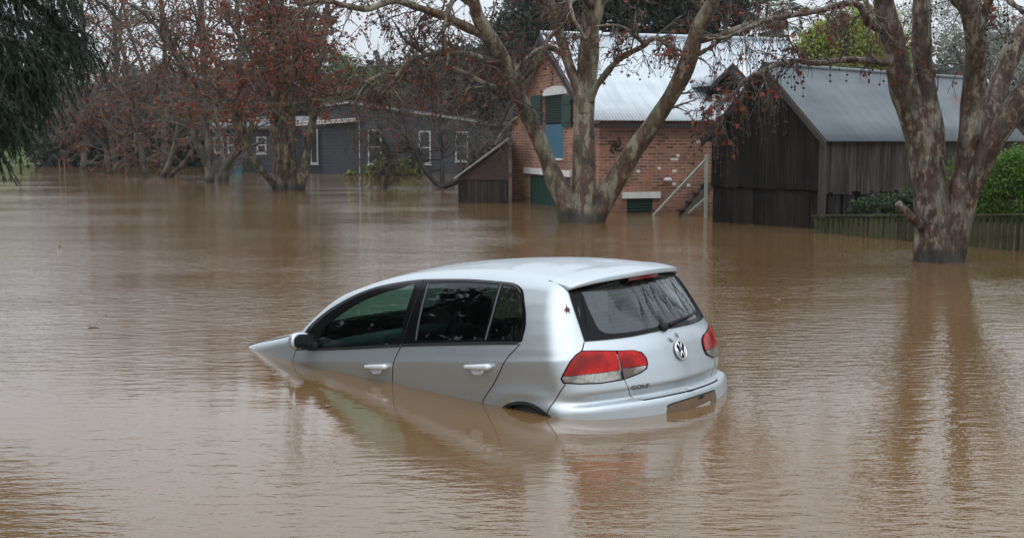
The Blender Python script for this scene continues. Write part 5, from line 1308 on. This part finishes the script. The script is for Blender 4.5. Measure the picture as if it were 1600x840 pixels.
for i, (u, lab) in enumerate(((130, 'tall bare-topped tree with rusty leaves behind the pale forked tree'), (255, 'tall grey-limbed tree with rusty leaves behind the leaning pair'), (372, 'tall rusty-leaved tree rising behind the house wing'))):
    red_tree('red_leaf_tree', lab, [[(u, 262, 6), (u + 4, 200, 5.5), (u - 3, 140, 5), (u + 3, 80, 4.5), (u - 2, 20, 4), (u, -40, 3)], [(u + 2, 190, 4), (u + 26, 130, 3.5), (u + 50, 60, 3), (u + 62, 0, 2.5)], [(u, 170, 4), (u - 30, 110, 3.5), (u - 52, 50, 3), (u - 66, -10, 2.4)]],
             74, 30 + i, dict(leaf=[2, 1], pleaf=.36, lr=.11, rmin=.022, bl=1.2), dens=1.2, top=11.5, group='rusty trees behind the flooded row')

# low black tree lying in the water by the lean-to
red_tree('drowned_tree', 'low black sprawling bare tree in the water between the house and the lean-to', [
    [(688, 294, 6), (700, 288, 7), (722, 278, 6.5), (736, 262, 5.5), (748, 245, 4.5), (765, 230, 3.6), (785, 222, 3), (802, 214, 2.2)],
    [(690, 293, 6), (676, 282, 5), (662, 262, 4.4), (650, 240, 4), (640, 222, 3.2), (632, 190, 2.6), (622, 165, 2)],
    [(645, 232, 3), (620, 240, 2.6, .3), (600, 262, 2.2, .5), (590, 285, 1.8, .6)],
    [(694, 296, 5), (690, 270, 4.4), (692, 240, 4, .5), (686, 205, 3, .8), (690, 170, 2.5, 1)],
    [(602, 294, 4), (606, 270, 3.4), (612, 250, 3), (604, 225, 2.4), (590, 205, 2)],
    [(728, 294, 4), (726, 275, 5), (735, 262, 4)]],
    44, 12, dict(leaf=[1, 0], pleaf=.10, lr=.07, rmin=.009, trop=[0, .03, .0, -.03], wander=.42, kids=[5, 5, 4], bl=.62), bmat=DARKWOOD, dens=2.3, top=5.5, group=None)

def leafy(name, label, cat, Y, blobs, n, size, mat, trunks, seed, bmat=None, asp=.6, group=None, limbs=True, shell=.55, base=-1.2):
    """crown made of leaf clumps scattered through overlapping volumes. blobs: (u, v, rx px, ry px)"""
    rng = random.Random(seed); b = at(trunks[0][0][0], trunks[0][0][1], Y); r = empty(name, (b.x, Y, base), 0, label, cat, group); inv = Vector((-b.x, -Y, -base))
    tr, lf, br = M(), M(), M()
    for T in trunks: limb(tr, [(p[0], p[1], p[2], Y + (p[3] if len(p) > 3 else 0)) for p in T], rng, k=8)
    tot = sum(bx[2] * bx[3] for bx in blobs); px = Y / F_PX
    for (u, v, rx, ry) in blobs:
        c = at(u, v, Y); k = max(3, int(n * rx * ry / tot / 26)); RX, RY = rx * px, ry * px
        if limbs:
            a = at(trunks[0][-1][0], trunks[0][-1][1], Y); br.tube([a, a.lerp(c, .5) + rvec(rng) * RX * .2, c], [RX * .06, RX * .04, RX * .015], 5)
        for _ in range(k):
            d = rvec(rng) * rng.uniform(shell, 1.0) ** .6; cc = c + Vector((d.x * RX, d.y * RX * .8, d.z * RY)); rr = min(RX, RY) * rng.uniform(.14, .30)
            for _ in range(26):
                p = cc + Vector((rng.gauss(0, 1), rng.gauss(0, 1), rng.gauss(0, .7))) * rr; quad_leaf(lf, p, rvec(rng) + Vector((0, -.2, .5)), size * rng.uniform(.6, 1.3), rng, asp)
    for nm, m, mt in (('trunk', tr, bmat or BARK3), ('branches', br, bmat or BARK3), ('leaves', lf, mat)):
        if m.n: o = m.build(nm, mt, r, nm == 'trunk'); o.location = inv
    return r
DKGREEN = leafmat('dark_evergreen_leaves', [(0, (.010, .020, .013)), (.5, (.018, .034, .020)), (1, (.032, .052, .028))])
MIDGREEN = leafmat('dull_green_leaves', [(0, (.08, .12, .04)), (.5, (.14, .19, .06)), (1, (.22, .26, .09))], transl=.4)
YELGREEN = leafmat('yellow_green_leaves', [(0, (.20, .25, .05)), (.5, (.32, .38, .08)), (1, (.44, .48, .14))], transl=.4)
BRIGHT = leafmat('bright_hedge_leaves', [(0, (.035, .10, .010)), (.5, (.085, .19, .02)), (1, (.18, .31, .045))], transl=.35)
GUM = leafmat('grey_gum_leaves', [(0, (.20, .22, .19)), (.5, (.28, .31, .26)), (1, (.36, .38, .33))])
GREYBR = leafmat('grey_brown_leaves', [(0, (.045, .045, .038)), (.5, (.07, .068, .055)), (1, (.10, .09, .07))])
leafy('evergreen_tree', 'tall dark evergreen behind the brick barn roof', 'tree', 52, [(870, 20, 60, 60), (930, -30, 90, 60), (1000, 20, 80, 50), (1080, 20, 75, 55), (1130, 35, 45, 45), (1050, -50, 100, 60), (860, 90, 40, 50)], 36000, .115, DKGREEN, [[(985, 290, 16), (985, 200, 13), (980, 100, 10), (985, 0, 6)]], 41)
leafy('evergreen_tree', 'dark round-headed evergreen left of the brick barn gable', 'tree', 60, [(800, 90, 55, 60), (825, 30, 45, 55), (790, 150, 60, 45)], 14000, .12, leafmat('dark_olive_leaves', [(0, (.02, .024, .016)), (.5, (.035, .038, .026)), (1, (.055, .052, .036))]), [[(800, 290, 10), (800, 200, 8), (802, 100, 5)]], 42)
leafy('yellow_green_tree', 'fresh yellow-green tree behind the grey shed roof', 'tree', 48, [(1262, 88, 34, 26), (1250, 105, 26, 20), (1290, 60, 36, 26), (1310, 70, 50, 40), (1360, 60, 50, 45), (1390, 90, 40, 35), (1345, 30, 35, 22)], 20000, .075, YELGREEN, [[(1330, 280, 8), (1330, 180, 7), (1332, 90, 4)]], 43)
leafy('gum_tree', 'pale wispy gum tree behind the right plane tree', 'tree', 60, [(1480, 60, 30, 30), (1520, 30, 45, 30), (1575, 50, 45, 40), (1480, 10, 40, 25), (1600, 110, 40, 40), (1545, 90, 35, 28), (1420, 30, 30, 30)], 9000, .065, GUM, [[(1545, 290, 7), (1545, 200, 6), (1550, 120, 5), (1535, 50, 3), (1520, -10, 2)], [(1548, 170, 4), (1575, 110, 3), (1595, 40, 2)], [(1546, 190, 4), (1515, 130, 3), (1490, 70, 2)]], 44, shell=.1)
leafy('dull_green_tree', 'dull green tree behind the red trees and the house roof', 'tree', 84, [(540, 150, 35, 45), (575, 165, 35, 35), (620, 165, 40, 30), (530, 110, 22, 30), (590, 130, 25, 20)], 14000, .13, MIDGREEN, [[(565, 262, 7), (565, 210, 6), (565, 160, 4)]], 45)
leafy('pine_tree', 'tall dark pine standing behind the dense red tree', 'tree', 88, [(440, 60, 35, 50), (400, 90, 35, 45), (480, 90, 30, 50), (450, 10, 30, 40), (380, 20, 25, 40), (500, 40, 25, 40)], 6500, .16, DKGREEN, [[(440, 262, 8), (440, 160, 7), (440, 40, 4)]], 46)
leafy('hedge_bush', 'bright green leafy bush behind the fence at the right edge', 'bush', 21.5, [(1560, 275, 45, 35), (1600, 270, 45, 40), (1540, 310, 35, 28), (1590, 315, 50, 30), (1500, 285, 25, 40), (1640, 290, 50, 50)], 20000, .036, BRIGHT, [[(1560, 400, 4), (1560, 300, 3)], [(1600, 400, 3), (1600, 290, 2)]], 47, asp=.5)
leafy('hedge_bush', 'low dark green bush between the timber shed and the fence', 'bush', 23.3, [(1350, 322, 25, 12), (1385, 318, 30, 14), (1420, 315, 25, 18)], 6000, .035, leafmat('mid_green_leaves', [(0, (.02, .045, .015)), (.5, (.035, .075, .025)), (1, (.07, .12, .035))]), [[(1380, 380, 3), (1380, 320, 2)]], 48, asp=.5)
leafy('shrub', 'green mound of creeper at the foot of the grey house', 'bush', 61, [(575, 270, 30, 8), (605, 262, 22, 14), (635, 262, 25, 16), (545, 276, 16, 4)], 2600, .12, leafmat('creeper_leaves', [(0, (.06, .11, .02)), (.6, (.11, .18, .03)), (1, (.32, .26, .04))]), [[(600, 290, 3), (600, 266, 2)]], 49)
def palm():
    rng = random.Random(9); Y = 50; b = at(1212, 280, Y); r = empty('palm_tree', (b.x, Y, -1.2), 0, 'grey-green fan palm behind the brick barn roof', 'palm'); inv = Vector((-b.x, -Y, 1.2))
    tr, lf = M(), M(); limb(tr, [(1212, 290, 7, Y), (1212, 180, 6, Y), (1213, 60, 6, Y), (1213, 20, 6, Y)], rng, k=9); c = at(1213, 22, Y)
    for k in range(46):
        el = rng.uniform(-1.2, 1.35); az = rng.uniform(0, 6.3); d = Vector((math.cos(az) * math.cos(el), math.sin(az) * math.cos(el), math.sin(el))); L = rng.uniform(.7, 1.05)
        e = c + d * L + Vector((0, 0, -.12)); lf.tube([c, c + d * L * .5, e], .012, 3, cap=False)
        side = d.cross(Vector((0, 0, 1))); side = side.normalized() if side.length > .1 else Vector((1, 0, 0)); upv = side.cross(d)
        for j in range(17):
            a = (j - 8) / 8 * 1.5; dd = (d * math.cos(a) + side * math.sin(a)); tip = e + dd * rng.uniform(.42, .6) + Vector((0, 0, -.22 * rng.random())); w = side * .036 if abs(a) < .8 else d * .036; mid = e.lerp(tip, .55) + Vector((0, 0, .03))
            lf.add([tuple(e), tuple(mid - w), tuple(tip), tuple(mid + w)], [(0, 1, 2, 3)])
    tr.build('trunk', BARK3, r, True).location = inv; lf.build('fronds', leafmat('palm_fronds', [(0, (.10, .13, .10)), (.6, (.16, .20, .15)), (1, (.22, .20, .13))]), r).location = inv
palm()

# far woods, one mass each
def wood(name, label, Y, top, u0, u1, n, size, mat, seed, bot=262, twig=0, depth=10):
    rng = random.Random(seed); m = M(); t = M()
    for _ in range(n):
        u = rng.uniform(u0, u1); y = Y + rng.uniform(0, depth); tv = top(u) + 14 * math.sin(u * .11 + seed) + 9 * math.sin(u * .043 + seed * 2)
        v = bot + (tv - bot) * rng.random() ** .8; c = at(u, v, y)
        for _ in range(9): quad_leaf(m, c + Vector((rng.gauss(0, .7), rng.gauss(0, .7), rng.gauss(0, .55))), rvec(rng) + Vector((0, -.3, .2)), size * rng.uniform(.6, 1.4), rng, .7)
    for _ in range(twig):
        u = rng.uniform(u0, u1); y = Y + rng.uniform(-2, depth * .6); tv = top(u) - rng.uniform(-30, 28); a = at(u, bot + 4, y); b = at(u + rng.uniform(-20, 20), tv, y); mid = a.lerp(b, .5) + rvec(rng) * .5
        m2 = [a, mid, b]; t.tube(m2, [.11, .07, .02], 4, cap=False)
        for _ in range(16):
            q = mid.lerp(b, rng.random() * 1.0) if rng.random() < .6 else a.lerp(mid, rng.uniform(.4, 1)); d = (rvec(rng) + Vector((0, 0, .5))).normalized(); e = q + d * rng.uniform(.8, 2.2); t.tube([q, q.lerp(e, .5) + rvec(rng) * .15, e], [.035, .024, .015], 3, cap=False)
            for _ in range(3): f = q.lerp(e, rng.uniform(.4, 1)); t.tube([f, f + (rvec(rng) + d) * rng.uniform(.3, .8)], [.015, .011], 3, cap=False)
    o = m.build(name, mat); tag(o, label, 'woodland', kind='stuff')
    if twig:
        o2 = t.build('bare_twigs', TWIG2, o)
ip = lambda xs, ys: (lambda u: float(np.interp(u, xs, ys)))
wood('distant_woodland', 'dark brownish green woodland behind the left trees', 90, ip([-100, 0, 60, 200, 330, 420, 520, 600], [165, 150, 150, 140, 130, 125, 150, 190]), 78, 600, 4300, .30, GREYBR, 51, twig=130)
wood('dark_undergrowth', 'dark undergrowth along the far left water edge', 82, ip([80, 150, 300, 350], [205, 190, 195, 215]), 70, 345, 1500, .22, leafmat('undergrowth_leaves', [(0, (.012, .015, .010)), (.6, (.022, .025, .016)), (1, (.035, .035, .022))]), 52, depth=4, bot=266)
wood('bare_woodland', 'grey-brown bare woodland behind the house roof', 84, ip([560, 640, 720, 800, 860], [130, 108, 96, 92, 100]), 540, 880, 2600, .28, GREYBR, 53, twig=90, depth=12)
wood('hazy_woodland', 'pale woodland far behind the sheds', 95, ip([860, 1150, 1250, 1400, 1600, 1750], [110, 70, 95, 85, 60, 60]), 860, 1750, 2400, .34, leafmat('hazy_leaves', [(0, (.08, .09, .075)), (1, (.13, .145, .12))]), 54, twig=50, depth=14)

wood('far_left_woodland', 'dark trees above the small lawn at the far left', 96, ip([-100, 78], [120, 130]), -120, 80, 1200, .28, GREYBR, 56, bot=226, twig=16)

def conifer():
    """dark drooping evergreen at the upper left, its trunk just outside the picture"""
    rng = random.Random(77); Y = 11.0; b = at(-210, 300, Y); r = empty('weeping_evergreen', (b.x, Y, -1.2), 0, 'dark drooping feathery evergreen hanging in from the upper left corner', 'tree'); inv = Vector((-b.x, -Y, 1.2))
    tr, br, lf = M(), M(), M()
    limb(tr, [(-215, 560, 60, Y), (-210, 300, 45, Y), (-205, 0, 38, Y), (-190, -250, 28, Y)], rng, k=12)
    def frond(p, d, L):
        n = 9; P = [p.copy()]
        for i in range(n): d = (d + Vector((0, 0, -.16)) + rvec(rng) * .10).normalized(); p = p + d * L / n; P.append(p)
        br.tube(P, [.0035 * (1 - .6 * i / n) for i in range(n + 1)], 3, cap=False)
        for i in range(1, n + 1):
            for _ in range(7):
                q = P[i - 1].lerp(P[i], rng.random()); dd = ((P[i] - P[i - 1]).normalized() * rng.uniform(.5, 1.1) + rvec(rng) * .55 + Vector((0, 0, -.25))).normalized(); l = rng.uniform(.035, .075); w = dd.cross(rvec(rng)).normalized() * .0042
                e = q + dd * l; lf.add([tuple(q - w), tuple(q + w), tuple(e)], [(0, 1, 2)])
    boughs = [[(-200, -60), (-100, -40), (-20, -30), (60, -5), (110, 30), (150, 60)], [(-200, 10), (-120, 10), (-40, 20), (30, 25), (90, 45), (135, 70)], [(-200, 60), (-120, 60), (-50, 70), (10, 85), (50, 110), (85, 135)],
              [(-200, 120), (-130, 115), (-70, 125), (-20, 145), (20, 165), (50, 190)], [(-200, -120), (-90, -110), (0, -80), (80, -50), (130, -10)], [(-200, 170), (-140, 165), (-80, 175), (-30, 195), (0, 215)], [(-200, 30), (-110, 50), (-30, 65), (30, 60), (70, 75), (100, 100)]]
    for bi, B in enumerate(boughs):
        path, rad = limb(br, [(u, v, max(1.2, 9 - 1.6 * i), Y - .25 * bi % 1 + .1 * i) for i, (u, v) in enumerate([(u_ - 26, v_) for u_, v_ in B])], rng, k=6)
        n = len(path)
        for _ in range(230):
            i = rng.randint(int(n * .18), n - 1); d = Vector((rng.uniform(-.3, .9), rng.uniform(-.7, .7), rng.uniform(-.7, .25))); frond(path[i] + rvec(rng) * .05, d, rng.uniform(.22, .55))
    tr.build('trunk', BARK3, r, True).location = inv; br.build('branches', DARKWOOD, r, True).location = inv
    lf.build('needles', leafmat('dark_needles', [(0, (.006, .016, .009)), (.6, (.012, .030, .015)), (1, (.035, .062, .022))], .45), r).location = inv
conifer()

# trees outside the frame whose branches mirror in the car's glass and paint
def offscreen():
    rng = random.Random(90)
    for (x, y, sd, lab) in ((11.5, 14.5, 91, 'bare plane tree out of view on the right that mirrors in the rear window'), (9.5, 9.5, 92, 'bare plane tree out of view nearest the right bank')):
        r = empty('plane_tree', (x, y, -1.3), 0, lab, 'tree'); tr, br, tw = M(), M(), M(); rg = random.Random(sd); P = []
        for k in range(4):
            a = k * 1.6 + rg.uniform(-.4, .4); pts = [(0, 0, -.2, .35), (.1 * math.cos(a), .1 * math.sin(a), 1.2, .3)]; p = Vector((0, 0, 2.2)); d = Vector((math.cos(a) * .5, math.sin(a) * .5, 1))
            for j in range(5): p = p + d.normalized() * 1.5; d = d + rvec(rg) * .35; pts.append((p.x, p.y, p.z, .22 - .035 * j))
            C = crom(pts, 4); path = [Vector(q[:3]) for q in C]; tr.tube(path, [q[3] for q in C], 10); P.append(path)
        G = Grow(rg, br, tw, tw, dict(wander=.28, trop=[0, 0, -.03, -.06], rmin=.010, depth=3, kids=[4, 4, 3], ratio=1.0, leaf=[0, 0], pleaf=0, lr=.05, star=False, pball=0, br=.02))
        for path in P:
            for _ in range(8):
                i = rg.randint(8, len(path) - 2); d = (path[i + 1] - path[i]).normalized(); G.go(path[i], Matrix.Rotation(rg.uniform(.5, 1.2), 3, d.cross(rvec(rg)).normalized()) @ d, rg.uniform(1.2, 2.4), .06, 1)
        tr.build('trunk', BARK2, r, True); br.build('branches', BARK2, r, True); tw.build('twigs', TWIG, r)
    for (x, y, h, lab) in ((-14, 9, 15, 'dark evergreen out of view on the left bank'), (-20, 15, 17, 'taller dark evergreen out of view on the left'), (-12, 2, 13, 'dark evergreen out of view behind the left bank')):
        r = empty('evergreen_tree', (x, y, -1.3), 0, lab, 'tree'); tr, lf = M(), M(); tr.tube([(0, 0, -.2), (.1, 0, h * .5), (0, 0, h)], [.35, .25, .08], 8)
        for _ in range(800):
            t = rng.random(); z = 1.6 + t * (h - 1.2); R = 5.0 * (1 - .55 * t) * math.sqrt(rng.random()); a = rng.uniform(0, 6.3); c = Vector((R * math.cos(a), R * math.sin(a), z))
            for _ in range(12): quad_leaf(lf, c + Vector((rng.gauss(0, .35), rng.gauss(0, .35), rng.gauss(0, .3))), rvec(rng), .2, rng, .6)
        tr.build('trunk', BARK3, r, True); lf.build('leaves', DKGREEN, r)
offscreen()

def floating():
    rng = random.Random(4); mt = varied('floating_leaf_brown', (.16, .09, .05), (.30, .22, .14), 30, .6, .2); mr = varied('floating_leaf_red', (.14, .02, .012), (.2, .045, .02), 30, .6, .2)
    spots = [(165, 493, .05, mt, 'small pale brown leaf floating left of the car'), (146, 512, .085, mt, 'larger pale curled leaf floating left of the car'), (700, 355, .06, mr, 'red leaf floating beyond the car roof'), (1216, 470, .04, mt, 'tiny leaf floating right of the car tailgate'), (1122, 405, .05, mr, 'red leaf floating behind the spoiler corner'),
             (512, 640, .035, mt, 'brown leaf floating below the sunken front door'), (1005, 372, .05, mt, 'leaf floating below the vent of the brick barn'), (92, 384, .08, mt, 'pale leaf floating at the far left below the evergreen'), (1395, 455, .045, mr, 'red leaf floating left of the right tree reflection')]
    for u, v, rr, m_, lb in spots:
        Y = CAM_H * F_PX / (v - HOR); p = at(u, v, Y); m = M(); star_leaf(m, Vector((0, 0, .004)), Vector((0, 0, 1)), rr, rng, 4); o = m.build('floating_leaf', m_); o.location = (p.x, p.y, .002); tag(o, lb, 'leaf')
floating()

def haze():
    m = M(); m.box(-160, 160, -12, 262, -9, 24); t = MT('rain_haze'); t.t.nodes.remove(t.b)
    pv = t.n('ShaderNodeVolumePrincipled', Density=HAZE_D, Anisotropy=.0); pv.inputs['Color'].default_value = (.93, .93, .92, 1)
    t.l(pv.outputs[0], t.o.inputs['Volume']); o = m.build('haze', t.m); tag(o, 'thin grey rain haze over the flood', 'haze', kind='stuff')
HAZE_D = .00035
if HAZE_D: haze()
